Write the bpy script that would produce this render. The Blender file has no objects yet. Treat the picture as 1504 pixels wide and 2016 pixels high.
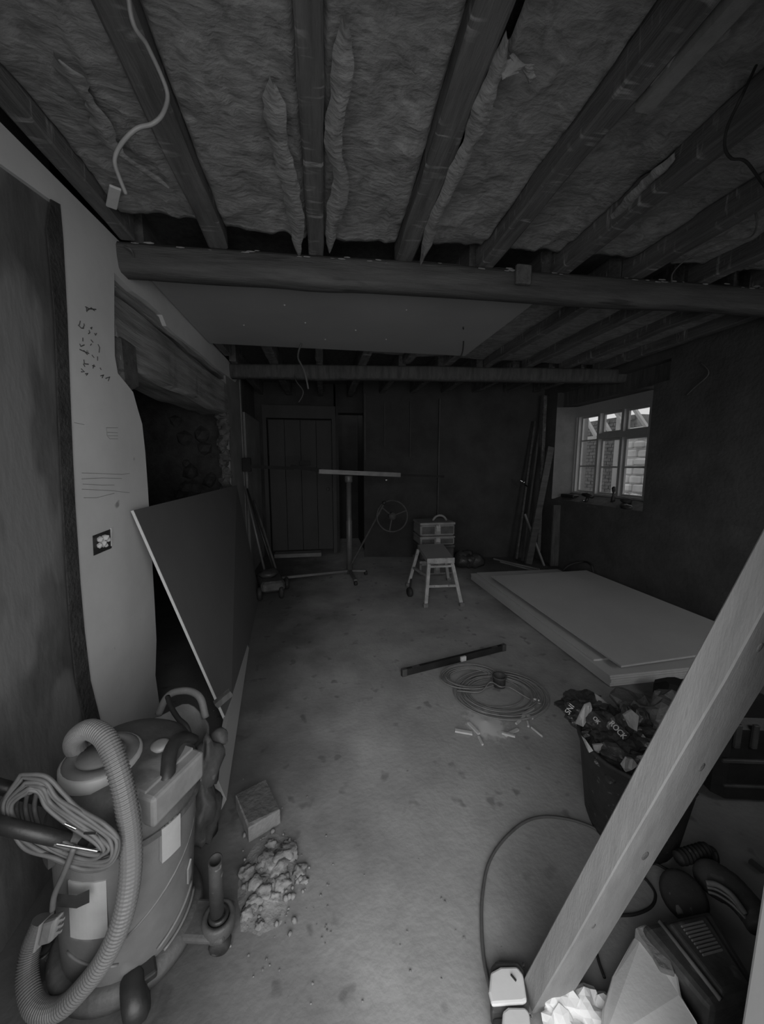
import bpy, math, random
from mathutils import Vector as V, Matrix, noise
from math import sin, cos, pi, radians as R
random.seed(7)
SC = bpy.context.scene
COL = SC.collection

# ------------------------------------------------------------------ camera
EYE = V((0, 0, 1.5)); FPX = 720.0
YAW, PITCH = R(-9.155), R(-7.360)
cam_d = bpy.data.cameras.new('camera'); cam = bpy.data.objects.new('camera', cam_d); COL.objects.link(cam)
cam_d.sensor_fit = 'VERTICAL'; cam_d.sensor_height = 36.0; cam_d.lens = 36.0 * FPX / 2016.0
cam_d.clip_start = 0.05; cam_d.clip_end = 200
cam.location = EYE; cam.rotation_euler = (pi / 2 + PITCH, 0, YAW)
SC.camera = cam
CR = Matrix.Rotation(YAW, 3, 'Z') @ Matrix.Rotation(pi / 2 + PITCH, 3, 'X')

# ------------------------------------------------------------------ sky, light, exposure
world = bpy.data.worlds.new('World'); SC.world = world; world.use_nodes = True
wb = world.node_tree.nodes['Background']; wb.inputs[0].default_value = (1, 1, 1, 1); wb.inputs[1].default_value = 0.85

def area(name, loc, size, power, rot):
    l = bpy.data.lights.new(name, 'AREA'); l.shape = 'RECTANGLE'; l.size, l.size_y = size; l.energy = power
    o = bpy.data.objects.new(name, l); COL.objects.link(o); o.location = loc; o.rotation_euler = rot
    return o
# daylight coming in through the open doorway behind the photographer
area('doorway_daylight', (-0.4, -1.8, 2.2), (6.4, 3.3), 260, (R(80), 0, R(0)))
SC.view_settings.view_transform = 'Standard'; SC.view_settings.look = 'None'
SC.view_settings.exposure = 0.0; SC.view_settings.gamma = 1.0
SC.view_settings.use_curve_mapping = False

# ------------------------------------------------------------------ pixel measuring on real planes
def ray(x, y): return CR @ V(((x - 752) / FPX, -(y - 1008) / FPX, -1.0))
def at(x, y, ax, v):
    r = ray(x, y); return EYE + r * ((v - EYE[ax]) / r[ax])
def pt(x, y, d): return EYE + ray(x, y) * d

# ------------------------------------------------------------------ materials
def mat(name, v, var=.3, scale=6.0, rough=.85, bump=.15, stretch=(1, 1, 1), spots=0.0, spot_v=None, spot_scale=30,
        bands=0.0, metal=0.0, fine=60, warp=0.0, edge_dirt_shade=0.0):
    m = bpy.data.materials.new(name); m.use_nodes = True
    nt = m.node_tree; N = nt.nodes; L = nt.links; b = N['Principled BSDF']
    b.inputs['Roughness'].default_value = rough; b.inputs['Metallic'].default_value = metal
    tc = N.new('ShaderNodeTexCoord'); mp = N.new('ShaderNodeMapping'); mp.inputs['Scale'].default_value = stretch
    L.new(tc.outputs['Object'], mp.inputs['Vector'])
    n1 = N.new('ShaderNodeTexNoise'); n1.inputs['Scale'].default_value = scale; n1.inputs['Detail'].default_value = 6
    n1.inputs['Roughness'].default_value = .65; n1.inputs['Distortion'].default_value = warp
    L.new(mp.outputs[0], n1.inputs['Vector'])
    cr = N.new('ShaderNodeValToRGB'); e = cr.color_ramp.elements
    lo, hi = v * (1 - var), min(1, v * (1 + var))
    e[0].position = .3; e[0].color = (lo, lo, lo, 1); e[1].position = .7; e[1].color = (hi, hi, hi, 1)
    L.new(n1.outputs['Fac'], cr.inputs[0]); out = cr.outputs[0]
    n2 = N.new('ShaderNodeTexNoise'); n2.inputs['Scale'].default_value = fine; n2.inputs['Detail'].default_value = 3
    L.new(mp.outputs[0], n2.inputs['Vector'])
    if spots > 0:
        n3 = N.new('ShaderNodeTexNoise'); n3.inputs['Scale'].default_value = spot_scale; n3.inputs['Detail'].default_value = 2
        L.new(mp.outputs[0], n3.inputs['Vector'])
        r3 = N.new('ShaderNodeValToRGB'); r3.color_ramp.elements[0].position = 1 - spots; r3.color_ramp.elements[1].position = min(1, 1 - spots + .06)
        L.new(n3.outputs['Fac'], r3.inputs[0])
        mx = N.new('ShaderNodeMixRGB'); sv = spot_v if spot_v is not None else v * .4
        mx.inputs[2].default_value = (sv, sv, sv, 1); L.new(r3.outputs[0], mx.inputs[0]); L.new(out, mx.inputs[1]); out = mx.outputs[0]
    if bands > 0:     # pale plaster keys left between the old laths
        w = N.new('ShaderNodeTexNoise'); w.inputs['Scale'].default_value = 1.0; w.inputs['Detail'].default_value = 3; w.inputs['Distortion'].default_value = .6
        mpb = N.new('ShaderNodeMapping'); mpb.inputs['Scale'].default_value = (7, 42, 7); L.new(tc.outputs['Object'], mpb.inputs['Vector']); L.new(mpb.outputs[0], w.inputs['Vector'])
        rw = N.new('ShaderNodeValToRGB'); rw.color_ramp.elements[0].position = .55; rw.color_ramp.elements[1].position = .66
        L.new(w.outputs['Fac'], rw.inputs[0])
        n4 = N.new('ShaderNodeTexNoise'); n4.inputs['Scale'].default_value = 9; L.new(tc.outputs['Object'], n4.inputs['Vector'])
        r4 = N.new('ShaderNodeValToRGB'); r4.color_ramp.elements[0].position = .46; r4.color_ramp.elements[1].position = .62
        L.new(n4.outputs['Fac'], r4.inputs[0])
        mu = N.new('ShaderNodeMath'); mu.operation = 'MULTIPLY'; L.new(rw.outputs[0], mu.inputs[0]); L.new(r4.outputs[0], mu.inputs[1])
        mx = N.new('ShaderNodeMixRGB'); mx.inputs[2].default_value = (bands, bands, bands, 1)
        L.new(mu.outputs[0], mx.inputs[0]); L.new(out, mx.inputs[1]); out = mx.outputs[0]
    if edge_dirt_shade:     # paler middle band, margins darkened: dirt plus shade put into the colour
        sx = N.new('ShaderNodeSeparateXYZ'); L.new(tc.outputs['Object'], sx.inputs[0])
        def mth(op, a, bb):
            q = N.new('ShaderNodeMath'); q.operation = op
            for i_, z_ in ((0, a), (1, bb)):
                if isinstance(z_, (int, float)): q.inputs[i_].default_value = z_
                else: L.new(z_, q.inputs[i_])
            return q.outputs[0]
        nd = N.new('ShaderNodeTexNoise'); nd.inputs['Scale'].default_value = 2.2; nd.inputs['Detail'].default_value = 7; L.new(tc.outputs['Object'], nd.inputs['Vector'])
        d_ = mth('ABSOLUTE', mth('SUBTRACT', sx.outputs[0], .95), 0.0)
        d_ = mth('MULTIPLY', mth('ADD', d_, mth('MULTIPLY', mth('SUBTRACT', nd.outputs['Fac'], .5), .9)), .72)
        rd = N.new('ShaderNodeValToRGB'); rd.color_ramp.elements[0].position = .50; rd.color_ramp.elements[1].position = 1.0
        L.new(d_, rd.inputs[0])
        mx = N.new('ShaderNodeMixRGB'); mx.blend_type = 'MULTIPLY'; mx.inputs[2].default_value = (edge_dirt_shade, edge_dirt_shade, edge_dirt_shade, 1)
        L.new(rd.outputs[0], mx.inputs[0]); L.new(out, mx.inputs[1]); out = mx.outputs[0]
    L.new(out, b.inputs['Base Color'])
    if bump > 0:
        ad = N.new('ShaderNodeMath'); ad.operation = 'ADD'; L.new(n1.outputs['Fac'], ad.inputs[0]); L.new(n2.outputs['Fac'], ad.inputs[1])
        bp = N.new('ShaderNodeBump'); bp.inputs['Strength'].default_value = bump; bp.inputs['Distance'].default_value = .02
        L.new(ad.outputs[0], bp.inputs['Height']); L.new(bp.outputs[0], b.inputs['Normal'])
    return m

M = {}
M['concrete'] = mat('dusty concrete', .36, .30, 1.6, .9, .12, spots=.36, spot_v=.24, spot_scale=9, fine=45, edge_dirt_shade=.28)
M['old_wall'] = mat('old scraped paint', .115, .50, 3.5, .75, .12, stretch=(1, 1.3, .5), spots=.45, spot_v=.18, spot_scale=3.2, fine=30)
M['plaster'] = mat('fresh pale plaster', .63, .10, 2.2, .6, .03, spots=.27, spot_v=.30, spot_scale=12, fine=20)
M['plaster_dark'] = mat('bare brown plaster', .075, .30, 3, .9, .25, fine=28)
M['plaster_mid'] = mat('grey plaster', .22, .25, 3, .9, .15)
M['back_wall'] = mat('dark back plaster', .05, .3, 2.5, .9, .15)
M['soot'] = mat('sooty stone', .04, .5, 8, .95, .5)
M['old_wood'] = mat('old dark timber', .115, .45, 5, .85, .3, stretch=(5, .5, 5), bands=.32, fine=40)
M['beam_wood'] = mat('aged beam', .085, .4, 4, .8, .35, stretch=(.5, 5, 5), spots=.36, spot_v=.05, spot_scale=5, fine=30)
M['lintel_wood'] = mat('split lintel timber', .25, .45, 4, .85, .4, stretch=(4, .4, 6), fine=30)
M['dark_wood'] = mat('dark timber', .09, .4, 6, .85, .3, stretch=(4, 4, .6))
M['new_wood'] = mat('pale sawn softwood', .24, .16, 5, .7, .10, stretch=(6, 6, .6), spots=.27, spot_v=.15, spot_scale=5, fine=50)
M['insul'] = mat('mineral wool', .25, .42, 7, .95, .40, stretch=(1, 1.7, 1), fine=34, warp=1.6)
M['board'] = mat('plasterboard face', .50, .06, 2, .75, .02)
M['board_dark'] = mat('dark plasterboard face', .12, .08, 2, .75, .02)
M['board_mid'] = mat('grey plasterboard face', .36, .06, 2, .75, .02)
M['gyp'] = mat('gypsum edge', .60, .08, 20, .9, .05)
M['black'] = mat('black plastic', .025, .4, 10, .45, .05)
M['black_dust'] = mat('dusty black plastic', .075, .5, 8, .6, .12, spots=.34, spot_v=.13, spot_scale=20)
M['rubber'] = mat('black rubber', .03, .4, 12, .7, .1, spots=.33, spot_v=.10, spot_scale=45)
M['vac_body'] = mat('dusty grey plastic drum', .15, .22, 5, .5, .05, spots=.34, spot_v=.22, spot_scale=8)
M['vac_head'] = mat('dusty charcoal plastic', .07, .5, 6, .55, .10, spots=.36, spot_v=.11, spot_scale=9)
M['vac_light'] = mat('pale grey plastic', .22, .10, 8, .5, .03)
M['white_dust'] = mat('dusty white plastic', .36, .12, 8, .5, .03)
M['hose'] = mat('grey ribbed hose plastic', .14, .08, 6, .5, .02)
M['cable'] = mat('grey cable', .11, .15, 20, .6, .03)
M['cable_dark'] = mat('black cable', .03, .2, 20, .6, .02)
M['white'] = mat('white plastic', .75, .05, 8, .5, .02)
M['chrome'] = mat('bright steel', .6, .1, 8, .25, .02, metal=1.0)
M['steel'] = mat('galvanised steel', .16, .25, 8, .5, .05, metal=.3)
M['alu'] = mat('scuffed pale metal', .40, .30, 14, .55, .08, spots=.35, spot_v=.2, spot_scale=30)
M['grey_plastic'] = mat('mid grey plastic', .20, .25, 8, .6, .05, spots=.33, spot_v=.30, spot_scale=16)
M['box_grey'] = mat('grey tool case plastic', .26, .3, 8, .6, .06)
M['brick'] = mat('pale block', .20, .2, 12, .95, .3)
M['brick_shaded'] = mat('shaded block face', .10, .3, 12, .95, .3)
M['rubble'] = mat('broken mortar', .24, .35, 9, .95, .5, fine=30)
M['stone_white'] = mat('broken white stone', .85, .06, 6, .9, .05, spots=.28, spot_v=.6, spot_scale=10)
M['dust'] = mat('pale sawdust', .70, .12, 20, .95, .2)
def dust_mat():
    m = bpy.data.materials.new('thin sawdust'); m.use_nodes = True; nt = m.node_tree; N = nt.nodes; L = nt.links
    b = N['Principled BSDF']; b.inputs['Base Color'].default_value = (.62, .62, .62, 1); b.inputs['Roughness'].default_value = .95
    tc = N.new('ShaderNodeTexCoord'); mp = N.new('ShaderNodeMapping'); mp.inputs['Scale'].default_value = (6.6, 5.2, 6); L.new(tc.outputs['Object'], mp.inputs[0])
    g = N.new('ShaderNodeTexGradient'); g.gradient_type = 'SPHERICAL'; L.new(mp.outputs[0], g.inputs[0])
    n = N.new('ShaderNodeTexNoise'); n.inputs['Scale'].default_value = 22; n.inputs['Detail'].default_value = 6; L.new(tc.outputs['Object'], n.inputs['Vector'])
    ad = N.new('ShaderNodeMath'); ad.operation = 'MULTIPLY_ADD'; L.new(n.outputs['Fac'], ad.inputs[0]); ad.inputs[1].default_value = .9; L.new(g.outputs['Fac'], ad.inputs[2])
    r_ = N.new('ShaderNodeValToRGB'); r_.color_ramp.elements[0].position = .50; r_.color_ramp.elements[1].position = .92; L.new(ad.outputs[0], r_.inputs[0])
    t = N.new('ShaderNodeBsdfTransparent'); mx = N.new('ShaderNodeMixShader'); L.new(r_.outputs[0], mx.inputs[0]); L.new(t.outputs[0], mx.inputs[1]); L.new(b.outputs[0], mx.inputs[2])
    L.new(mx.outputs[0], N['Material Output'].inputs[0]); return m
M['dust'] = dust_mat()
M['stone_dark'] = mat('dark rubble stone', .11, .5, 8, .95, .5)
M['matt_black'] = mat('matt black steel', .018, .3, 10, .85, .05)
M['coil'] = mat('dusty grey coil', .24, .15, 20, .6, .03)
M['bag_dark'] = mat('dark glossy plastic bag', .05, .5, 7, .35, .25)
M['bag_grey'] = mat('grey plastic bag', .14, .4, 7, .45, .25)
M['bag_white'] = mat('white plastic bag', .42, .25, 9, .45, .2)
M['frame_white'] = mat('white painted frame', .42, .05, 8, .5, .02)
M['frame_grey'] = mat('shaded white joinery', .30, .15, 8, .6, .03)
M['door_paint'] = mat('dull door paint', .055, .2, 3, .7, .08, stretch=(1, 1, .3))
M['letter'] = mat('white print', .5, .02, 5, .6, 0)
M['pencil'] = mat('dark pencil mark', .07, .2, 30, .9, 0)
M['ext_brick'] = mat('outdoor brick', .16, .4, 14, .9, .3)
M['ext_stone'] = mat('whitewashed stone', .90, .10, 6, .9, .2)
M['ext_ground'] = mat('outdoor paving', .55, .2, 3, .9, .1)
M['jamb'] = mat('white door lining paint', .25, .04, 4, .5, .02)

def glass_mat():
    m = bpy.data.materials.new('window glass'); m.use_nodes = True; nt = m.node_tree; N = nt.nodes; L = nt.links
    N.remove(N['Principled BSDF']); o = N['Material Output']
    t = N.new('ShaderNodeBsdfTransparent'); t.inputs[0].default_value = (.93, .93, .93, 1)
    g = N.new('ShaderNodeBsdfGlossy'); g.inputs['Roughness'].default_value = .02
    mx = N.new('ShaderNodeMixShader'); mx.inputs[0].default_value = .05; L.new(t.outputs[0], mx.inputs[1]); L.new(g.outputs[0], mx.inputs[2])
    L.new(mx.outputs[0], o.inputs[0]); return m
M['glass'] = glass_mat()

# ------------------------------------------------------------------ mesh building
class MB:
    def __init__(s): s.v = []; s.f = []
    def add(s, vs, fs):
        n = len(s.v); s.v += [V(p) for p in vs]; s.f += [[n + i for i in f] for f in fs]; return s
    def hexa(s, p):           # 8 corners: bottom loop 0-3, top loop 4-7
        return s.add(p, [(3, 2, 1, 0), (4, 5, 6, 7), (0, 1, 5, 4), (1, 2, 6, 5), (2, 3, 7, 6), (3, 0, 4, 7)])
    def box(s, a, b):
        x0, y0, z0 = a; x1, y1, z1 = b
        return s.hexa([(x0, y0, z0), (x1, y0, z0), (x1, y1, z0), (x0, y1, z0), (x0, y0, z1), (x1, y0, z1), (x1, y1, z1), (x0, y1, z1)])
    def obox(s, c, ax, ay, az):   # centre and three half-axis vectors
        c, ax, ay, az = V(c), V(ax), V(ay), V(az)
        return s.hexa([c - ax - ay - az, c + ax - ay - az, c + ax + ay - az, c - ax + ay - az,
                       c - ax - ay + az, c + ax - ay + az, c + ax + ay + az, c - ax + ay + az])
    def rbox(s, c, hx, hy, hz, rz=0, ch=.15):   # box with chamfered edges, turned about z
        c = V(c); m = Matrix.Rotation(rz, 3, 'Z'); k = min(hx, hy, hz) * ch * 2
        rings = []
        for z, i in ((-hz, k), (-hz + k, 0), (hz - k, 0), (hz, k)):
            x, y = hx - i, hy - i
            rings.append([(x - k, -y, z), (x, -y + k, z), (x, y - k, z), (x - k, y, z), (-x + k, y, z), (-x, y - k, z), (-x, -y + k, z), (-x + k, -y, z)])
        return s.rings([[c + m @ V(p) for p in r] for r in rings])
    def rings(s, rs, cap=True, closed=False):
        n = len(rs[0]); b = len(s.v); fs = []
        for r in rs: s.v += [V(p) for p in r]
        k = len(rs); rng = range(k) if closed else range(k - 1)
        for i in rng:
            a, c = b + i * n, b + ((i + 1) % k) * n
            for j in range(n):
                q = (j + 1) % n; s.f.append([a + j, a + q, c + q, c + j])
        if cap and not closed:
            s.f.append([b + j for j in range(n)][::-1]); s.f.append([b + (k - 1) * n + j for j in range(n)])
        return s
    def bar(s, p, q, r0, r1=None, n=10):
        return s.tube([p, q], [r0, r1 if r1 is not None else r0], n)
    def beam(s, p, q, w, h, up=(0, 0, 1)):      # rectangular bar p to q
        p, q = V(p), V(q); d = (q - p).normalized(); u = V(up); x = d.cross(u)
        if x.length < 1e-4: x = d.cross(V((1, 0, 0)))
        x.normalize(); y = x.cross(d).normalized()
        return s.rings([[c - x * w / 2 - y * h / 2, c + x * w / 2 - y * h / 2, c + x * w / 2 + y * h / 2, c - x * w / 2 + y * h / 2] for c in (p, q)])
    def tube(s, path, r, n=8, closed=False):
        P = [V(p) for p in path]; k = len(P); rs = r if isinstance(r, (list, tuple)) else [r] * k
        out = []; up = None
        for i in range(k):
            a = P[(i - 1) % k] if (closed or i > 0) else P[i]; b = P[(i + 1) % k] if (closed or i < k - 1) else P[i]
            d = (b - a)
            d = d.normalized() if d.length > 1e-9 else V((0, 0, 1))
            if up is None: up = V((0, 0, 1)) if abs(d.z) < .9 else V((1, 0, 0))
            x = d.cross(up); x = x.normalized() if x.length > 1e-6 else d.orthogonal().normalized()
            up = x.cross(d).normalized()
            out.append([P[i] + (x * cos(t) + up * sin(t)) * rs[i] for t in [2 * pi * j / n for j in range(n)]])
        return s.rings(out, closed=closed)
    def lathe(s, prof, c, n=24, axis=None, cap=True):    # (radius, height) pairs
        c = V(c); ax = V(axis or (0, 0, 1)).normalized(); x = ax.orthogonal().normalized() if axis else V((1, 0, 0)); y = ax.cross(x)
        return s.rings([[c + ax * h + (x * cos(t) + y * sin(t)) * max(r, 1e-4) for t in [2 * pi * j / n for j in range(n)]] for r, h in prof], cap=cap)
    def prism(s, poly, d):     # polygon in space, pushed along d
        d = V(d); n = len(poly); P = [V(p) for p in poly]
        s.add(P + [p + d for p in P], [list(range(n))[::-1], list(range(n, 2 * n))] + [(i, (i + 1) % n, n + (i + 1) % n, n + i) for i in range(n)])
        return s
    def rock(s, c, r, seed=0, sub=2, rough=.35, squash=(1, 1, 1), freq=1.6, flat=None):
        import bmesh
        bm = bmesh.new(); bmesh.ops.create_icosphere(bm, subdivisions=sub, radius=1)
        c = V(c); vs = []
        for w in bm.verts:
            p = w.co.copy(); k = 1 + rough * noise.noise(p * freq + V((seed * 3.1, seed * 1.7, seed))) + rough * .5 * noise.noise(p * freq * 2.7 + V((seed, 5, 1)))
            q = V((p.x * squash[0], p.y * squash[1], p.z * squash[2])) * (r * k)
            if flat is not None and q.z < -flat * r: q.z = -flat * r
            vs.append(c + q)
        bm.verts.index_update(); fs = [[w.index for w in f.verts] for f in bm.faces]; bm.free()
        return s.add(vs, fs)
    def grid(s, fn, nu, nv, th=0.0):    # surface fn(u,v) with thickness pushed along -z when th
        b = [fn(i / nu, j / nv) for j in range(nv + 1) for i in range(nu + 1)]
        fs = [(j * (nu + 1) + i, j * (nu + 1) + i + 1, (j + 1) * (nu + 1) + i + 1, (j + 1) * (nu + 1) + i) for j in range(nv) for i in range(nu)]
        s.add(b, fs)
        return s

W = {}
def empty(name, loc, label, cat, group=None, rot=None):
    o = bpy.data.objects.new(name, None); COL.objects.link(o); o.empty_display_size = .05
    o.location = loc; m = Matrix.Translation(V(loc))
    if rot: o.rotation_euler = rot; m = m @ (Matrix.Rotation(rot[2], 4, 'Z') @ Matrix.Rotation(rot[1], 4, 'Y') @ Matrix.Rotation(rot[0], 4, 'X'))
    W[o] = m; tag(o, label, cat, group); return o
def tag(o, label, cat=None, group=None, kind=None):
    if label: o['label'] = label
    if cat: o['category'] = cat
    if group: o['group'] = group
    if kind: o['kind'] = kind
    return o
def build(mb, name, m, parent=None, smooth=False, label=None, kind=None, bevel=0, sub=0, origin=None):
    if parent is not None: mw = W[parent]
    else:
        xs = [p.x for p in mb.v]; ys = [p.y for p in mb.v]; zs = [p.z for p in mb.v]
        mw = Matrix.Translation(V(origin) if origin is not None else V(((min(xs) + max(xs)) / 2, (min(ys) + max(ys)) / 2, min(zs))))
    inv = mw.inverted(); me = bpy.data.meshes.new(name)
    me.from_pydata([tuple(inv @ p) for p in mb.v], [], mb.f); me.update()
    import bmesh
    bm = bmesh.new(); bm.from_mesh(me); bmesh.ops.recalc_face_normals(bm, faces=bm.faces); bm.to_mesh(me); bm.free()
    mats = m if isinstance(m, (list, tuple)) else [m]
    for q in mats: me.materials.append(M[q])
    if smooth: me.polygons.foreach_set('use_smooth', [True] * len(me.polygons))
    o = bpy.data.objects.new(name, me); COL.objects.link(o)
    if parent is not None: o.parent = parent
    else: o.location = mw.to_translation()
    W[o] = mw
    if bevel:
        b = o.modifiers.new('bevel', 'BEVEL'); b.width = bevel; b.segments = 2; b.limit_method = 'ANGLE'
    if sub:
        b = o.modifiers.new('sub', 'SUBSURF'); b.levels = sub; b.render_levels = sub
    if label: o['label'] = label
    if kind: o['kind'] = kind
    return o
def thing(mb, name, m, label, cat, group=None, **k):
    o = build(mb, name, m, **k); tag(o, label, cat, group); return o
def spline(pts, n=8):          # Catmull-Rom through points
    P = [V(p) for p in pts]; out = []
    for i in range(len(P) - 1):
        a = P[i - 1] if i else P[0] * 2 - P[1]; b, c = P[i], P[i + 1]; d = P[i + 2] if i + 2 < len(P) else P[-1] * 2 - P[-2]
        for k in range(n):
            t = k / n; out.append(.5 * ((2 * b) + (c - a) * t + (2 * a - 5 * b + 4 * c - d) * t * t + (3 * b - a - 3 * c + d) * t ** 3))
    out.append(P[-1]); return out
def nz(*a): return noise.noise(V(a))

# ================================================================== STRUCTURE
# floor
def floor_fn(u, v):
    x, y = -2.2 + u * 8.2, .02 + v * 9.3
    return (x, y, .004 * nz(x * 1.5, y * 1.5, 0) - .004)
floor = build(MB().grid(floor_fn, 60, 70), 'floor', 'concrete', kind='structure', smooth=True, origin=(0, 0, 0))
# outside paving behind the photographer and beyond the window
build(MB().box((-6, -9, -.12), (4, .02, -.06)), 'trim_1', 'ext_ground', kind='structure', origin=(0, 0, 0))
build(MB().box((3.9, .5, -.3), (14, 16, -.05)), 'trim_2', 'ext_ground', kind='structure', origin=(0, 0, 0))

# front wall with the doorway the photographer stands in
wf = MB()
wf.box((-1.5, -.02, 0), (-.62, .33, 2.95)); wf.box((.64, -.02, 0), (1.9, .33, 2.95)); wf.box((3.0, -.02, 0), (3.8, .33, 2.95)); wf.box((1.9, -.02, 0), (3.0, .33, .85)); wf.box((1.9, -.02, 2.0), (3.0, .33, 2.95)); wf.box((-.62, -.02, 2.25), (.64, .33, 2.95))  # unseen opening right of the doorway, added to let fill light in
build(wf, 'wall_front', 'plaster_dark', kind='structure', origin=(0, 0, 0))
j = MB(); j.box((.598, -.03, 0), (.64, .352, 2.25))
build(j, 'trim_3', 'jamb', kind='structure', bevel=.004)
# packing strip low on the jamb
j2 = MB(); j2.box((.590, .20, 0), (.598, .356, .56)); build(j2, 'trim_4', 'jamb', kind='structure')

# left wall
wl = MB()
wl.box((-1.3, .33, 0), (-1.10, 2.2, 2.95)); wl.box((-1.5, 1.9, 0), (-1.10, 2.2, 2.95)); wl.box((-1.5, 2.2, 2.25), (-1.12, 4.2, 2.95))
wl.box((-1.5, 4.32, 0), (-1.07, 5.0, 2.95)); wl.box((-1.5, 5.0, 0), (-1.05, 6.5, 2.95))
wall_left = build(wl, 'wall_left', 'plaster_dark', kind='structure', origin=(-1.1, .33, 0))
# hearth recess behind the opening
h = MB(); h.box((-2.1, 2.1, 0), (-2.0, 4.3, 2.6)); h.box((-2.1, 2.0, 0), (-1.5, 2.2, 2.6)); h.box((-2.1, 4.26, 0), (-1.065, 4.32, 2.6)); h.box((-2.1, 2.0, 2.5), (-1.5, 4.4, 2.6))
build(h, 'hearth_recess', 'soot', wall_left, label='sooty back of the dark fireplace opening')
def oldwall(u, v):
    y, z = .88 + v * .87, u * 2.52
    return (-1.0 + .012 * nz(y * 2, z * 1.3, 3) - .03 * max(0, (.5 - z)), y - .04 * (z < .01), z)
ow = MB().grid(oldwall, 40, 30)
ow.box((-1.1, .33, 0), (-1.04, 1.70, 2.5))
build(ow, 'scraped_wall_face', 'old_wall', wall_left, label='old wall face with scraped peeling paint', smooth=True)
# fresh plaster patch
poly = [(0, 240), (245, 485), (272, 520), (302, 553), (425, 683), (472, 735), (464, 752), (430, 728), (392, 694), (345, 658), (328, 642), (319, 620), (290, 594), (262, 574), (225, 537), (225, 640), (226, 700), (232, 735), (246, 752), (262, 772), (272, 808), (280, 835),
        (286, 890), (291, 960), (297, 1060), (304, 1180), (308, 1260), (306, 1330)]
pp = [at(x, y, 0, -.985) for x, y in poly]
pp += [V((-.985, 2.20, 0)), V((-.985, 1.66, 0))]
pp += [at(x, y, 0, -.985) for x, y in [(185, 1420), (168, 1340), (157, 1240), (150, 1150), (141, 1000), (136, 900), (130, 780), (126, 620), (118, 500), (108, 400), (60, 365), (0, 322)]]
panel = build(MB().prism(pp, (-.11, 0, 0)), 'plaster_panel', 'plaster', wall_left, label='smooth pale patch of fresh plaster with pencil sums and a socket hole')
st_ = [at(x, y, 0, -.982) for x, y in [(98, 392), (116, 402), (122, 470), (130, 620), (136, 780), (141, 900), (146, 1000), (156, 1150), (164, 1240), (176, 1340), (196, 1420)]]
st2 = [at(x, y, 0, -.982) for x, y in [(166, 1425), (148, 1340), (137, 1240), (131, 1150), (122, 1000), (117, 900), (112, 780), (106, 620), (95, 500), (90, 450)]]
build(MB().prism(st_ + [V((-.982, 1.675, 0)), V((-.982, 1.63, 0))] + st2, (.005, 0, 0)), 'dark_gap_strip', 'soot', wall_left, label='black strip in the gap between the old wall and the fresh plaster')  # black strip covering the gap and plaster edge so both stay dark
# socket box, sunk
sq = [at(x, y, 0, -.984) for x, y in [(182, 1055), (219, 1041), (219, 1079), (184, 1094)]]
sb = MB().prism(sq, (.002, 0, 0)); build(sb, 'socket_hole', 'black', panel)
so = MB()
for (x, y, r) in [(197, 1062, .016), (207, 1058, .018), (203, 1070, .016), (212, 1062, .014), (196, 1074, .013), (208, 1073, .012)]:
    so.rock(at(x, y, 0, -.975), r, seed=x, sub=1)
build(so, 'socket_wires', 'gyp', panel, label='bundle of pale bared cable ends')
build(MB().prism([at(x, y, 0, -.983) for x, y in [(217, 1040), (220, 1039), (221, 1074), (218, 1075)]], (.004, 0, 0)), 'box_lip', 'gyp', panel)
# handwriting in pencil on the patch
pen = MB()
def stroke(pts, r=.0022, X=-.9835): pen.tube([at(x, y, 0, X) for x, y in pts], r, 4)
for q in [[(168, 604), (176, 608), (189, 609)], [(170, 612), (180, 606), (186, 612)], [(170, 604), (171, 614)],
          [(154, 640), (160, 646), (165, 646)], [(165, 637), (166, 640), (163, 647)], [(158, 632), (156, 640)],
          [(178, 646), (181, 644), (180, 648)], [(175, 650), (177, 655), (174, 657)], [(186, 656), (188, 660), (190, 656)],
          [(163, 665), (163, 672)], [(157, 677), (159, 682), (166, 679)], [(157, 688), (166, 692), (175, 696)], [(165, 690), (172, 698)],
          [(179, 669), (183, 674)], [(178, 680), (180, 677)], [(181, 699), (185, 704)], [(193, 678), (196, 684), (195, 694)], [(192, 702), (192, 710)],
          [(165, 708), (166, 716), (174, 717)], [(164, 716), (167, 722)], [(182, 720), (187, 721)], [(183, 725), (185, 718)],
          [(160, 726), (166, 732), (160, 732)], [(168, 736), (173, 735), (170, 739)], [(197, 724), (199, 728)], [(198, 740), (204, 738), (201, 744)], [(208, 745), (216, 742), (213, 750)]]: stroke(q)
build(pen, 'pencil_sums', 'pencil', panel, kind='stuff', label='column of handwritten measurements in dark pencil')
pen = MB()
for q in [[(209, 842), (211, 858), (216, 864), (232, 864)], [(211, 851), (232, 852)], [(212, 858), (232, 858)], [(209, 842), (232, 842)],
          [(161, 931), (240, 934), (255, 932)], [(161, 943), (200, 941), (240, 942)], [(163, 953), (200, 955), (225, 955)], [(165, 980), (190, 980), (225, 971)], [(161, 963), (220, 966), (255, 970)], [(146, 832), (166, 836)]]: stroke(q, .0008)
build(pen, 'pencil_lines', 'plaster_mid', panel, kind='stuff', label='faint pencil lines and a small box')

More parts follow.
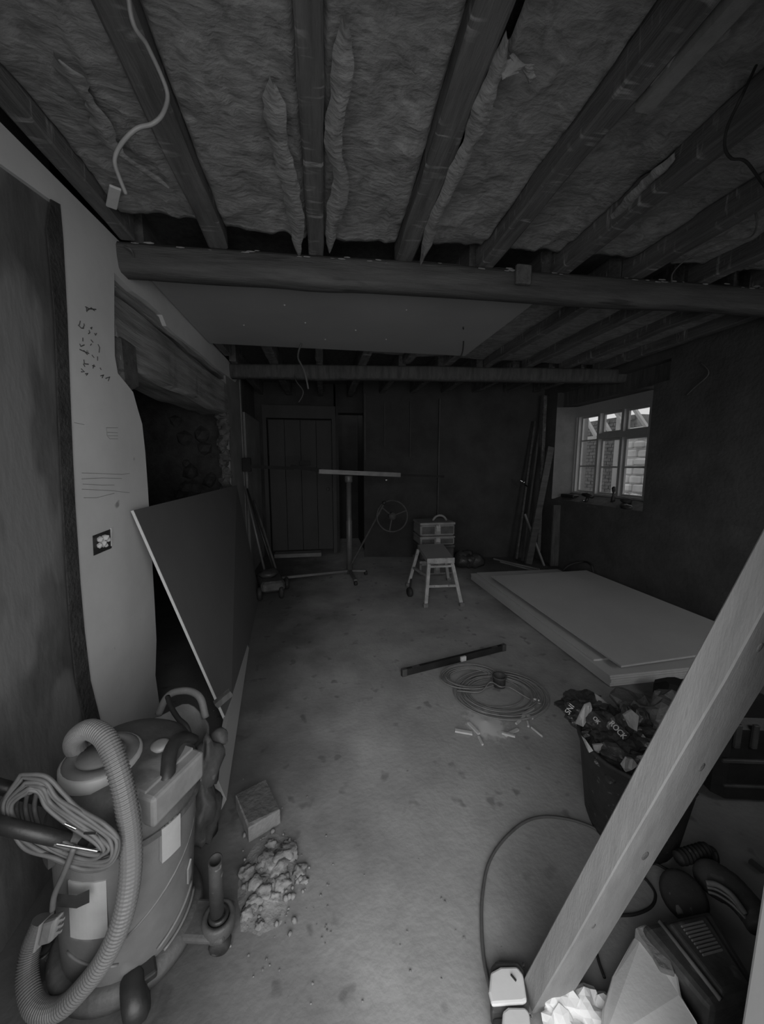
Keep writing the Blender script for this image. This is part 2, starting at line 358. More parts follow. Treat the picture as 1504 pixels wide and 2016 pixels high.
# pier between the fireplace and the back of the room
pr = MB(); pr.box((-1.07, 4.24, 0), (-.995, 4.95, 2.62)); pr.box((-1.0, 4.90, 0), (-.985, 4.96, 2.62))
build(pr, 'plaster_pier', 'plaster_mid', wall_left, label='narrow grey plaster pier at far end of the fireplace')
pl = MB(); pl.box((-1.06, 5.1, 0), (-.985, 6.2, 2.18)); build(pl, 'lower_plaster', 'plaster_mid', wall_left, label='paler lower plaster beside the far door')
for i in range(34):
    z = random.uniform(.2, 2.0); k = MB().rock((-1.34 + random.uniform(-.20, .14), 4.23 + random.uniform(-.03, .05), z), random.uniform(.05, .11), seed=i, sub=1, rough=.5)
    build(k, 'stone', 'soot', wall_left)
for i in range(26):
    z = .75 + i * .052; k = MB().rock((-1.045 + random.uniform(-.02, .015), 4.215 + random.uniform(-.02, .02), z), random.uniform(.035, .065), seed=i + 150, sub=2, rough=.6)
    build(k, 'stone', 'stone_dark', wall_left)
for i in range(12):
    z = random.uniform(.9, 1.9); k = MB().rock((-1.25 + random.uniform(-.2, .1), 2.24 + random.uniform(-.03, .03), z), random.uniform(.04, .08), seed=i + 50, sub=1, rough=.5)
    build(k, 'stone', 'soot', wall_left)

# lintel over the fireplace
def sweep(p, q, w, h, n, jit, seed, taper=1.0):
    p, q = V(p), V(q); d = (q - p).normalized(); x = d.cross(V((0, 0, 1))).normalized(); up = V((0, 0, 1)); rs = []
    for i in range(n + 1):
        t = i / n; c = p.lerp(q, t); k = 1 + (taper - 1) * t
        prof = [(-.5, -.42), (-.42, -.5), (.42, -.5), (.5, -.42), (.5, .42), (.42, .5), (-.42, .5), (-.5, .42)]
        rs.append([c + x * (a * w * k + jit * nz(t * 6, j * .9, seed)) + up * (b * h * k + jit * nz(t * 5, j * .9, seed + 9)) for j, (a, b) in enumerate(prof)])
    return MB().rings(rs)
lint = empty('lintel_beam', (-1.12, 3.2, 1.96), 'heavy split timber lintel across the top of the dark fireplace opening', 'beam')
build(sweep((-1.15, 2.12, 2.17), (-1.15, 4.32, 2.20), .30, .34, 20, .03, 3), 'timber', 'lintel_wood', lint)
build(sweep((-1.09, 2.15, 2.40), (-1.09, 4.25, 2.42), .16, .05, 20, .03, 6), 'upper_strip', 'lintel_wood', lint, label='thin split strip of timber lying along the top')
build(MB().rbox((-1.06, 2.20, 2.03), .07, .10, .13, 0, .2), 'end_block', 'beam_wood', lint, label='stub end block at the near end')

# back wall (slightly out of square), with the far door in its recess
b0, b1 = V((.65, 5.85, 0)), V((3.45, 5.34, 0)); bn = V((b1 - b0)).cross(V((0, 0, 1))).normalized() * -1
wb_ = MB(); wb_.prism([b0, b1, b1 + bn * .3, b0 + bn * .3], (0, 0, 2.95))
wb_.box((-1.5, 6.22, 0), (-.93, 6.5, 2.95)); wb_.box((-.93, 6.22, 2.29), (.23, 6.5, 2.95)); wb_.box((.20, 6.22, 0), (.27, 6.5, 2.95)); wb_.box((.27, 6.22, 2.35), (.7, 6.5, 2.95))
wb_.box((-1.0, 6.36, 0), (.25, 6.5, 2.4)); wb_.box((.24, 7.4, 0), (.75, 7.5, 2.9)); wb_.box((.15, 6.5, 0), (.24, 7.5, 2.9)); wb_.box((.70, 6.1, 0), (.80, 7.5, 2.9))
wall_back = build(wb_, 'wall_back', 'back_wall', kind='structure', origin=(0, 5.9, 0))
for (x, y0, y1, w) in [(718, 775, 905, .022), (757, 790, 880, .012), (866, 785, 1030, .02), (808, 790, 900, .012)]:
    a = at(x, y0, 1, 5.85 - (at(x, 900, 1, 5.7).x - .65) * .182 - .02); c = V((a.x, a.y, at(x, y1, 1, a.y).z))
    build(MB().box((a.x - w / 2, a.y - .006, c.z), (a.x + w / 2, a.y + .03, a.z)), 'joint_bead', 'plaster_dark', wall_back)

# far door
dr = MB(); dr.box((-.93, 6.15, 0), (-.87, 6.28, 2.24)); dr.box((.16, 6.15, 0), (.22, 6.28, 2.24)); dr.box((-.93, 6.15, 2.24), (.22, 6.28, 2.44))
door = build(dr, 'door_1', 'door_paint', kind='structure', origin=(-.35, 6.2, 0))
for i in range(4):
    x0 = -.85 + i * .2525; build(MB().box((x0, 6.20, .07), (x0 + .248, 6.24, 2.22)), 'plank', 'door_paint', door, bevel=.004)
build(MB().box((-.84, 6.235, 1.0), (.15, 6.262, 1.14)), 'ledge', 'door_paint', door)
build(MB().bar((.08, 6.20, 1.1), (.08, 6.13, 1.1), .016).rock((.08, 6.12, 1.1), .028, sub=2, rough=0), 'door_knob', 'dark_wood', door, smooth=True)
build(MB().box((-.80, 5.98, 0), (-.05, 6.18, .06)), 'threshold', 'plaster_mid', door)

# right wall with window opening
X0, X1 = 3.4, 3.86
wr = MB()
wr.box((X0, .33, 0), (X1, 5.6, .99)); wr.box((X0, .33, 2.54), (X1, 5.6, 2.95)); wr.box((X0, .33, .99), (X1, 3.25, 2.54))
wr.box((X0, 3.25, .99), (X1, 3.42, 2.33)); wr.box((X0, 5.02, .99), (X1, 5.6, 2.54))
wall_right = build(wr, 'wall_right', 'plaster_dark', kind='structure', origin=(X0, .33, 0))
build(MB().prism([(X0 + .001, 5.02, .99), (X1, 5.02, .99), (X1, 4.93, .99), (3.66, 4.93, .99)], (0, 0, 1.34)), 'window_reveal', 'plaster_mid', wall_right, label='rough pale plastered reveal lit by the window')
def dado(u, v):
    y, z = .33 + u * 5.1, v * (1.0 + .012 * nz(u * 14, 2, 1))
    return (X0 - .012 - .006 * nz(y * 3, z * 3, 5), y, z)
build(MB().grid(dado, 60, 12), 'lower_render', 'plaster_dark', wall_right, label='smoother render on the lower wall, ending in a ragged line', smooth=True)
build(MB().box((X0 + .10, 3.25, 2.34), (X1, 5.02, 2.54)), 'window_lintel', 'dark_wood', wall_right, label='recessed dark timber over the window')
build(MB().prism([(X0 - .01, 3.42, .955), (3.70, 3.42, 1.07), (3.70, 4.95, 1.07), (X0 - .01, 5.0, .955)], (0, 0, .03)), 'window_sill', 'dark_wood', wall_right)
# window
FX = 3.66
win = build(MB().box((FX, 4.87, 1.11), (FX + .07, 4.93, 2.18)).box((FX, 3.66, 1.11), (FX + .07, 3.71, 2.18)).box((FX, 3.66, 2.18), (FX + .07, 4.93, 2.33)).box((FX, 3.66, 1.06), (FX + .07, 4.93, 1.11)),
            'window_1', 'frame_white', kind='structure', origin=(FX, 4.3, 1.06))
build(MB().box((FX - .005, 4.455, 1.11), (FX + .07, 4.495, 2.18)), 'mullion', 'frame_white', win)
build(MB().box((FX - .005, 3.71, 1.84), (FX + .071, 4.455, 1.91)), 'transom', 'frame_white', win)
build(MB().box((FX + .001, 4.065, 1.11), (FX + .069, 4.105, 2.18)), 'mullion', 'frame_white', win)
def sash(y0, y1, z0, z1, bars, tilt=0.0):
    s = MB(); w = .024; a = FX + .045; b = FX + .072
    s.box((a, y0, z0), (b, y0 + w, z1)); s.box((a, y1 - w, z0), (b, y1, z1)); s.box((a, y0 + w, z0), (b, y1 - w, z0 + w)); s.box((a, y0 + w, z1 - w), (b, y1 - w, z1))
    o = build(s, 'sash', 'frame_white', win)
    g = MB()
    for z in bars: g.box((a + .004, y0 + w, z - .010), (b - .004, y1 - w, z + .010))
    if bars: build(g, 'glazing_bar', 'frame_white', o)
    build(MB().box((FX + .056, y0 + w, z0 + w), (FX + .060, y1 - w, z1 - w)), 'pane', 'glass', o)
sash(4.496, 4.869, 1.111, 2.179, (1.48, 1.84)); sash(4.106, 4.454, 1.111, 1.839, (1.47,)); sash(3.711, 4.064, 1.111, 1.839, (1.47,))
sash(4.106, 4.454, 1.911, 2.179, ()); sash(3.711, 4.064, 1.911, 2.179, ())
build(MB().box((FX - .012, 3.645, 1.08), (FX, 3.672, 2.19)), 'edge_bead', 'frame_white', win)
build(MB().box((FX - .012, 4.905, 1.10), (FX, 4.93, 2.18)), 'edge_bead', 'frame_white', win)

# outside: neighbouring walls seen through the panes
nw = build(MB().box((6.0, 5.0, -.1), (6.4, 6.55, 2.22)), 'neighbour_wall', 'ext_stone'); tag(nw, 'whitewashed rough stone wall outside, seen through the right hand pane', 'wall')
for r_ in range(8):
    z = .80 + r_ * .17; y = 5.35 + random.uniform(0, .15)
    while y < 6.5:
        w = random.uniform(.18, .34); hh = random.uniform(.12, .155)
        build(MB().rbox((5.99, min(y + w / 2, 6.6), z + hh / 2), .03 + random.uniform(0, .03), w / 2 - .008, hh / 2, 0, .3), 'stone', 'ext_stone', nw); y += w
bw = build(MB().box((6.2, 6.55, -.1), (6.5, 12, 2.5)), 'brick_house_wall', 'ext_brick'); tag(bw, 'dark brick wall outside, seen through the left hand panes', 'wall')
bk = MB(); rr = 0; z = .9
while z < 2.42:
    y = 6.6 + (.11 if rr % 2 else 0)
    while y < 9.2: bk.box((6.185, y, z), (6.21, y + .205, z + .062)); y += .22
    z += .075; rr += 1
build(bk, 'brick_courses', 'ext_brick', bw, kind='stuff')
thing(MB().box((5.6, 6.30, -.05), (5.68, 6.40, 2.6)), 'white_post', 'frame_white', 'white post standing outside, seen through the middle pane', 'post')
rf = empty('lean_to_roof', (5.6, 6, 2.2), 'glazed lean-to roof with sloping white bars outside the top panes', 'roof')
for i in range(6):
    y = 5.2 + i * .42; build(MB().beam((5.6, y, 2.05), (5.6, y + .75, 2.95), .05, .06, (1, 0, 0)), 'rafter', 'frame_white', rf)
build(MB().box((5.56, 5.0, 2.02), (5.64, 8.4, 2.09)), 'eaves_rail', 'frame_white', rf)

# ================================================================== CEILING
ceil = build(MB().box((-1.6, .0, 2.80), (3.9, 6.6, 2.9)), 'ceiling', 'dark_wood', kind='structure', origin=(0, 0, 2.8))
JX = [(-.93, -.93, .07), (-.505, -.46, .095), (-.012, -.012, .075), (.462, .42, .095), (.93, .92, .085), (1.40, 1.40, .085), (1.87, 1.87, .08), (2.34, 2.34, .08), (2.81, 2.81, .08), (3.25, 3.25, .08)]
def joist(xa, ya, xb, yb, w, seed):
    rs = []
    for i in range(15):
        t = i / 14; x = xa + (xb - xa) * t + .010 * nz(t * 4, seed, 1); y = ya + (yb - ya) * t; z = 2.60 + .010 * nz(t * 5, seed, 4); e = .006 * nz(t * 9, seed, 8)
        rs.append([(x - w / 2 - e, y, z + .006), (x - w / 2 + .008, y, z), (x + w / 2 - .008, y, z + e * .5), (x + w / 2 + e, y, z + .006), (x + w / 2, y, 2.80), (x - w / 2, y, 2.80)])
    return MB().rings(rs)
for i, (xf, xn, w) in enumerate(JX):
    build(joist(xn, .33, xf, 2.14, w, i), 'joist', 'old_wood', ceil)
    if i not in (1, 2, 3): build(joist(xf, 2.24, xf, 4.1, w, i + 20), 'joist', 'old_wood', ceil)
    else: build(joist(xf, 3.66, xf, 4.3, w, i + 20), 'joist', 'old_wood', ceil)
    build(joist(xf, 4.3, xf, 6.2, w, i + 40), 'joist', 'old_wood', ceil)
# pale new timber bolted beside the fourth joist
sis = MB().box((.985, .33, 2.592), (1.035, 1.15, 2.78)); build(sis, 'sister_joist', 'new_wood', ceil, label='pale new timber fixed beside an old joist')
# mineral wool between joists (front bay)
HZ = [2.645, 2.650, 2.655, 2.675, 2.695, 2.70, 2.70, 2.70, 2.70]
for i in range(len(JX) - 1):
    (af, an, aw), (bf, bn_, bw_) = JX[i], JX[i + 1]
    yend = 2.03 if i in (0,) else 2.09
    def fn(u, v, i=i):
        y = .33 + v * (yend - .33 + .03 * nz(u * 5, i, 2)); t = (y - .33) / 1.8
        x0 = an + (af - an) * t + aw / 2; x1 = bn_ + (bf - bn_) * t - bw_ / 2
        if i == 3: x0 += .06
        x = x0 + (x1 - x0) * u
        edge = min(u, 1 - u)
        z = HZ[i] + .016 * nz(x * 4, y * 4, i) + .008 * nz(x * 12, y * 9, i + 3) - .010 * max(0, 1 - 10 * abs(nz(x * 3.2 + .4 * nz(x * 9, y * 9, 3), y * 1.6, i + 12))) + .004 * nz(x * 30, y * 22, i) + (.018 if edge < .03 else 0)
        if v > .985: z += .05
        return (x, y, z)
    build(MB().grid(fn, 30, 84), 'insulation_batt', 'insul', ceil, smooth=True)
# crumpled wool edges and torn flaps hanging along the joists
def flap(pts, w, seed, name='insulation_flap'):
    P = spline([at(x, y, 2, z - .012) for x, y, z in pts], 8); n = len(P)
    def fn(u, v):
        f_ = v * (n - 1); i0 = min(n - 2, int(f_)); p = P[i0].lerp(P[i0 + 1], f_ - i0); a = (u - .5) * w * (1.0 + .5 * nz(v * 5, 3, seed) + .3 * nz(v * 17, 2 * (u > .5), seed + 1)) * min(1, 8 * v + .2, 8 * (1 - v) + .2)
        return (p.x + a + .006 * nz(v * 6, 2, seed), p.y, p.z - .016 * u - .012 * math.sin(pi * u) + .005 * nz(v * 5, u * 1.5, seed + 2) + .0015 * nz(v * 24, u * 5, seed + 8))
    build(MB().grid(fn, 8, 70), name, 'insul', ceil, smooth=True)
flap([(536, 150, 2.63), (545, 250, 2.63), (565, 340, 2.63), (582, 420, 2.63), (588, 500, 2.62)], .07, 1)
flap([(680, 30, 2.63), (672, 150, 2.63), (655, 280, 2.62), (672, 350, 2.62), (655, 430, 2.62), (648, 490, 2.62)], .06, 2)
flap([(1000, 60, 2.63), (960, 180, 2.62), (930, 260, 2.62), (890, 350, 2.61), (855, 430, 2.61), (828, 515, 2.61)], .05, 3)
flap([(990, 140, 2.62), (1030, 110, 2.63), (1042, 150, 2.63)], .05, 4)
flap([(110, 100, 2.63), (180, 200, 2.63), (230, 290, 2.62), (330, 360, 2.62)], .06, 5)
flap([(1440, 40, 2.64), (1340, 120, 2.63), (1270, 200, 2.63)], .05, 6)
flap([(1180, 470, 2.66), (1230, 400, 2.66), (1330, 300, 2.67)], .04, 7)
# wool in the far bays on the right
for i in range(3, len(JX) - 1):
    def fn(u, v, i=i):
        a, b = JX[i][0] + .04, JX[i + 1][0] - .04; x = a + (b - a) * u; y = 2.26 + v * 1.85
        return (x, y, 2.69 + .015 * nz(x * 4, y * 4, i + 30))
    build(MB().grid(fn, 8, 20), 'insulation_batt', 'insul', ceil, smooth=True)
# plasterboard sheet already fixed behind the first beam
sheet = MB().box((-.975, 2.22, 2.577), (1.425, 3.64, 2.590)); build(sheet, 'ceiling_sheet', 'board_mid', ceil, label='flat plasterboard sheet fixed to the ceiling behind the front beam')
scr = MB()
for (x, y) in [(601, 635), (560, 600), (700, 650), (800, 610), (480, 640), (760, 668), (640, 668)]: scr.rock(at(x, y, 2, 2.576), .007, seed=x, sub=1)
build(scr, 'screw_head', 'gyp', ceil, kind='stuff')

beam1 = empty('main_beam', (1.2, 2.1, 2.45), 'long wavy old timber beam spanning the room under the near joists', 'beam')
def beamsweep(x0, x1, y0, y1, z0, z1, hw, seed, jz=.014):
    rs = []
    for i in range(41):
        t = i / 40; x = x0 + (x1 - x0) * t; y = y0 + (y1 - y0) * t + .010 * nz(t * 5, seed, 0)
        zb = z0 + jz * nz(t * 6, seed, 3) - .012 * math.exp(-((x - .0) / .18) ** 2); zt = z1 + .008 * nz(t * 7, seed, 6)
        rs.append([(x, y - hw + .01, zb + .015), (x, y - hw + .03, zb), (x, y + hw - .02, zb), (x, y + hw, zb + .02), (x, y + hw, zt), (x, y - hw + .012, zt), (x, y - hw, zt - .02), (x, y - hw, (zt + zb) / 2)])
    return MB().rings(rs)
build(beamsweep(-1.12, 3.6, 2.205, 2.06, 2.462, 2.60, .06, 1), 'timber', 'beam_wood', beam1, smooth=True)
build(MB().rbox((1.13, 2.045, 2.555), .045, .012, .05, 0, .2), 'repair_block', 'old_wood', beam1)
bcl = MB()
for t in range(46):
    x = random.uniform(-.9, 3.1); y = 2.145 - (x + 1) * .0315
    bcl.rock((x, y + random.uniform(-.012, .0), 2.592 + random.uniform(-.012, .004)), random.uniform(.003, .008), seed=t, sub=1, squash=(3.5, .7, .6))
build(bcl, 'mortar_crumbs', 'rubble', beam1, kind='stuff', label='crumbs of old plaster along the top edge')
beam2 = empty('rear_beam', (1.2, 4.2, 2.45), 'dark timber beam further back, behind the plasterboard sheet', 'beam')
build(beamsweep(-1.1, 3.6, 4.46, 3.95, 2.455, 2.60, .07, 7, .008), 'timber', 'dark_wood', beam2, smooth=True)

# ================================================================== HANGING CABLES
def cable(pts, r, name, m, label, group=None, n=8):
    return thing(MB().tube(spline(pts, 8), r, n), name, m, label, 'cable', group, smooth=True)
zc = 2.5
cable([V((-.37, .96, 2.66))] + [at(x, y, 2, 2.50 - .02 * i) for i, (x, y) in enumerate([(256, 20), (290, 90), (318, 150), (330, 190), (320, 225), (300, 244), (272, 252), (250, 270), (232, 295), (226, 320), (236, 352), (248, 382)])], .0055, 'hanging_cable', 'vac_light', 'thick pale cable dangling in an S bend from the ceiling at upper left')
cable([at(593, 676, 2, 2.575), at(588, 692, 1, 3.5), at(587, 705, 1, 3.45), at(592, 716, 1, 3.42), at(599, 730, 1, 3.4), at(604, 750, 1, 3.4), at(607, 766, 1, 3.4)], .008, 'hanging_cable', 'cable', 'short pale cable hanging at the back edge of the ceiling plasterboard sheet')
cable([at(578, 733, 1, 4.36), at(583, 750, 1, 4.25), at(596, 768, 1, 4.2), at(595, 780, 1, 4.2), at(588, 792, 1, 4.2)], .006, 'hanging_cable', 'cable', 'small dim cable end under the rear beam, left of centre')
cable([at(912, 645, 2, 2.57), at(913, 660, 1, 3.2), at(911, 690, 1, 3.2), at(906, 705, 1, 3.2)], .006, 'hanging_cable', 'cable_dark', 'thin dark cable hanging near the right end of the ceiling plasterboard sheet')
cable([at(1488, 130, 2, 2.64), at(1460, 190, 2, 2.52), at(1432, 250, 2, 2.50), at(1427, 290, 2, 2.48), at(1440, 312, 2, 2.48), at(1468, 318, 2, 2.48), at(1500, 360, 2, 2.5), at(1530, 400, 2, 2.64)], .004, 'hanging_cable', 'cable_dark', 'thin black cable looping below the joists at upper right')
cable([at(1322, 558, 2, 2.50), at(1326, 535, 2, 2.52), at(1360, 505, 2, 2.55), at(1420, 478, 2, 2.56), at(1475, 468, 2, 2.56), at(1490, 440, 2, 2.58), at(1482, 400, 2, 2.66)], .0035, 'hanging_cable', 'cable', 'thin pale wire rising from the beam to the joists at far right')
cable([at(246, 486, 2, 2.56), at(256, 490, 2, 2.54), at(263, 503, 2, 2.53), at(262, 520, 2, 2.52), at(256, 534, 2, 2.52)], .0055, 'hanging_cable', 'cable', 'small cable loop where the beam meets the plaster patch')
thing(MB().rbox(at(223, 389, 2, 2.588), .019, .075, .005, R(32), .2), 'pale_strip', 'gyp', 'pale strip beside the left joist over the plaster patch', 'tag')  # pale flat strip beside the left joist
cable([V((3.392, 2.95, 2.42)), V((3.385, 2.86, 2.30)), V((3.385, 2.98, 2.20)), V((3.392, 3.05, 2.15))], .005, 'wall_cable', 'cable', 'thin cable end curving out of the right wall near the ceiling')

# ================================================================== LEANING PLASTERBOARD AND PLANK (left)
nb0, nb1 = V((-.56, 2.02, 0.0)), V((-.77, 4.30, 0.0))
bt0 = at(258, 1006, 0, -.955); bt1 = V((-.965, bt0.y + 2.30, bt0.z + .0))
up_l = [(nb0, bt0), (nb1, bt1)]
nrm = (nb1 - nb0).cross(bt0 - nb0).normalized(); nrm = nrm if nrm.x > 0 else -nrm
lb = empty('leaning_plasterboard', ((nb0 + nb1) / 2), 'large dark plasterboard sheet leaning on the left wall across the fireplace opening', 'board')
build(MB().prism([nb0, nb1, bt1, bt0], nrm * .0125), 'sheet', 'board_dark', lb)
build(MB().prism([nb0 - V((0, .004, 0)), nb0 + nrm * .0125 - V((0, .004, 0)), bt0 + nrm * .0125 - V((0, .004, 0)), bt0 - V((0, .004, 0))], (0, .004, 0)), 'cut_edge', 'gyp', lb, label='bright cut gypsum edge')
pk0, pk1 = V((-.47, 1.50, .004)), V((-.64, 2.92, .004))
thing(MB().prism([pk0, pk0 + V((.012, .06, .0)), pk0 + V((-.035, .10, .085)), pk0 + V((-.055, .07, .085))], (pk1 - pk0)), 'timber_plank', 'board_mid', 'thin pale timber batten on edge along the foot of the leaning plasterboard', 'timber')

# ================================================================== VACUUM CLEANER
VR = (R(0), R(3.6), R(0)); VC = V((-.63, 1.10, 0.012))
vac = empty('vacuum_cleaner', VC, 'tall dusty grey drum vacuum cleaner with ribbed hose at lower left', 'vacuum cleaner', rot=VR)
VM = W[vac]
def loc(mb):
    mb.v = [VM @ V((p.x * 1.07, p.y * 1.07, p.z * .846 if p.z < .585 else .495 + (p.z - .585) * .80)) for p in mb.v]; return mb
CA = -59
def vp(ang, r, z): a = R(CA + ang); return V((r * cos(a), r * sin(a), z))
def wrap(a0, a1, z0, z1, r, th, n=8, skew=0):     # curved plate on the drum
    m = MB(); rs = []
    for i in range(n + 1):
        t = i / n; a = a0 + (a1 - a0) * t; d = skew * t
        rs.append([vp(a, r - .002, z0 + d), vp(a, r + th, z0 + d), vp(a, r + th, z1 + d), vp(a, r - .002, z1 + d)])
    return loc(m.rings(rs))
build(loc(MB().lathe([(.150, .07), (.160, .09), (.162, .2), (.166, .4), (.169, .56), (.170, .585)], (0, 0, 0), 40)), 'drum', 'vac_body', vac, smooth=True)
build(loc(MB().lathe([(.150, .03), (.186, .035), (.190, .07), (.176, .10), (.160, .10)], (0, 0, 0), 40)), 'base_ring', 'black_dust', vac, smooth=True)
head = build(loc(MB().lathe([(.165, .575), (.176, .585), (.178, .61), (.172, .63), (.168, .66), (.166, .70), (.155, .745), (.128, .775), (.08, .79), (.0, .795)], (0, 0, 0), 40)), 'motor_head', 'vac_head', vac, smooth=True)
build(wrap(-178, 178, .577, .600, .176, .006, 48), 'clamp_band', 'black_dust', vac)
build(loc(MB().lathe([(.022, 0), (.026, .004), (.024, .014), (.015, .018), (.0, .018)], vp(55, .085, .782), 20)), 'cap_button', 'vac_light', head, smooth=True, label='round pale cap on top')
# filter housing: pale half ring on the left of the head
build(loc(MB().lathe([(.085, 0), (.090, .004), (.090, .042), (.085, .048)], vp(-72, .062, .762), 28)), 'filter_ring', 'white_dust', head, smooth=True, label='pale ring round the filter lid')
build(loc(MB().lathe([(.0845, 0), (.0845, .047), (.076, .054), (.058, .056), (.056, .050), (.053, .050), (.051, .058), (.0, .060)], vp(-72, .062, .762), 28)), 'filter_lid', 'vac_body', head, smooth=True)
# carrying recess and handle on the right of the head
hb = MB(); P_ = spline([vp(20, .165, .69), vp(28, .15, .745), vp(48, .12, .785), vp(72, .13, .78), vp(86, .16, .72)], 6); hb.tube(P_, .020, 8)
build(loc(hb), 'carry_handle', 'black', head, smooth=True)
hp = MB().obox(vp(34, .135, .695), (vp(124, .085, 0)), (vp(34, .045, 0)), (0, 0, .055)); build(loc(hp), 'switch_housing', 'grey_plastic', head, bevel=.010)
sp = MB().obox(vp(34, .128, .752), (vp(124, .078, 0)), (vp(34, .020, 0)), (0, 0, .006)); build(loc(sp), 'switch_top', 'vac_light', head, bevel=.003)
for k in range(3):
    build(wrap(24 + k * 5, 56 - k * 3, .660 + k * .014, .664 + k * .014, .164, .003, 8), 'vent_slot', 'vac_light', head)
# latches
for a, m_ in ((24, 'white_dust'), (92, 'white_dust'), (-75, 'black_dust')):
    build(wrap(a - 8, a + 8, .475 if a == 24 else .53, .600, .172, .012, 6), 'latch', m_, vac, label='pale clip on the drum rim' if m_ == 'white_dust' else None)
# raised diagonal creases of the drum
for (a0, z0, a1, z1) in [(-10, .26, 88, .50), (14, .13, 60, .20), (20, .10, 70, .13), (-60, .22, -16, .17)]:
    cre = MB(); rs = [vp(a0 + (a1 - a0) * t / 12, .164, z0 + (z1 - z0) * t / 12) for t in range(13)]; cre.tube(rs, .004, 6); build(loc(cre), 'drum_crease', 'vac_body', vac, smooth=True)
build(wrap(48, 54, .24, .30, .167, .003, 3, skew=.02), 'scuff_label', 'vac_light', vac)
build(wrap(-52, -22, .30, .50, .168, .0025, 10), 'front_label', 'white_dust', vac, label='pale worn panel on the front of the drum')
# front castor, right tool holder and castor
build(loc(MB().lathe([(.0, -.026), (.046, -.026), (.058, -.016), (.060, 0), (.058, .016), (.046, .026), (.0, .026)], vp(-4, .190, .068), 24, axis=vp(86, 1, .15))), 'castor_wheel', 'black', vac, smooth=True)
build(loc(MB().obox(vp(0, .175, .10), vp(90, .035, 0), vp(0, .022, 0), (0, 0, .014))), 'castor_bracket', 'black', vac, bevel=.006)
tr_ = MB(); tr_.obox(vp(50, .225, .075), vp(50, .065, 0), vp(140, .05, 0), (0, 0, .016)); build(loc(tr_), 'tool_holder', 'vac_head', vac, bevel=.010)
build(loc(MB().lathe([(.042, .06), (.046, .065), (.046, .108), (.041, .114), (.032, .114), (.030, .07)], vp(49, .258, 0), 28)), 'holder_cup', 'vac_head', vac, smooth=True)
build(loc(MB().lathe([(.0, -.02), (.024, -.02), (.03, -.01), (.03, .01), (.024, .02), (.0, .02)], vp(45, .272, .030), 20, axis=vp(150, 1, 0))), 'castor_wheel', 'rubber', vac, smooth=True)
build(loc(MB().lathe([(.0, -.02), (.024, -.02), (.03, -.01), (.03, .01), (.024, .02), (.0, .02)], vp(-110, .20, .030), 20, axis=vp(150, 1, 0))), 'castor_wheel', 'rubber', vac, smooth=True)
build(loc(MB().lathe([(.0, -.02), (.024, -.02), (.03, -.01), (.03, .01), (.024, .02), (.0, .02)], vp(170, .18, .030), 20, axis=vp(150, 1, 0))), 'castor_wheel', 'rubber', vac, smooth=True)
build(loc(MB().lathe([(.028, 0), (.028, .035), (.022, .040), (.018, .034), (.018, .0)], vp(49, .258, .085), 20)), 'holder_socket', 'black', vac, smooth=True)
cb = pt(427, 1795, 1.10); ct = pt(424, 1693, 1.04)
ctb = MB(); d_ = (ct - cb).normalized()
ctb.lathe([(.020, 0), (.019, (ct - cb).length), (.015, (ct - cb).length), (.015, .03)], cb, 18, axis=d_); build(ctb, 'crevice_tube', 'rubber', vac, smooth=True, label='black tube standing in the holder')
# ribbed hose
hp_ = [(196, 1500, 1.06), (160, 1484, 1.05), (146, 1466, 1.02), (152, 1448, .99), (176, 1436, .96), (206, 1452, .935), (228, 1500, .915), (246, 1570, .90), (257, 1650, .895), (256, 1730, .895), (240, 1810, .90), (210, 1880, .915), (168, 1938, .935), (118, 1985, .95), (72, 1984, .965), (54, 1930, 1.0), (60, 1870, 1.03), (84, 1810, 1.05)]
HP = spline([pt(*q) for q in hp_], 40); hose = MB()
hose.tube(HP, [.0235 + (.0013 if i % 4 < 2 else -.0010) for i in range(len(HP))], 18); build(hose, 'suction_hose', 'hose', vac, smooth=False, label='pale grey ribbed suction hose')
# push handle: two black bars running off to the left, cable hung over them
hdl = MB(); hdl.tube([pt(-70, 1608, 0.814), pt(60, 1638, 0.836), pt(170, 1664, 0.881)], [.0165, .0165, .016], 14)
hdl.tube([pt(-70, 1528, 0.904), pt(40, 1560, 0.927), pt(96, 1575, 0.972)], [.016, .016, .016], 14)
hdl.tube([pt(-70, 1528, 0.904), pt(-95, 1565, 0.859), pt(-70, 1608, 0.814)], .016, 12)
build(hdl, 'push_handle', 'black', vac, smooth=True)
build(MB().tube([pt(132, 1655, 0.864), pt(190, 1668, 0.904)], [.021, .019], 14), 'handle_socket', 'black_dust', vac, smooth=True)
for q0, q1 in (((112, 1662, .742), (192, 1676, .752)), ((128, 1622, .755), (150, 1632, .755)), ((166, 1640, .757), (190, 1640, .757))): build(MB().bar(pt(*q0), pt(*q1), .0025), 'steel_pin', 'chrome', vac)
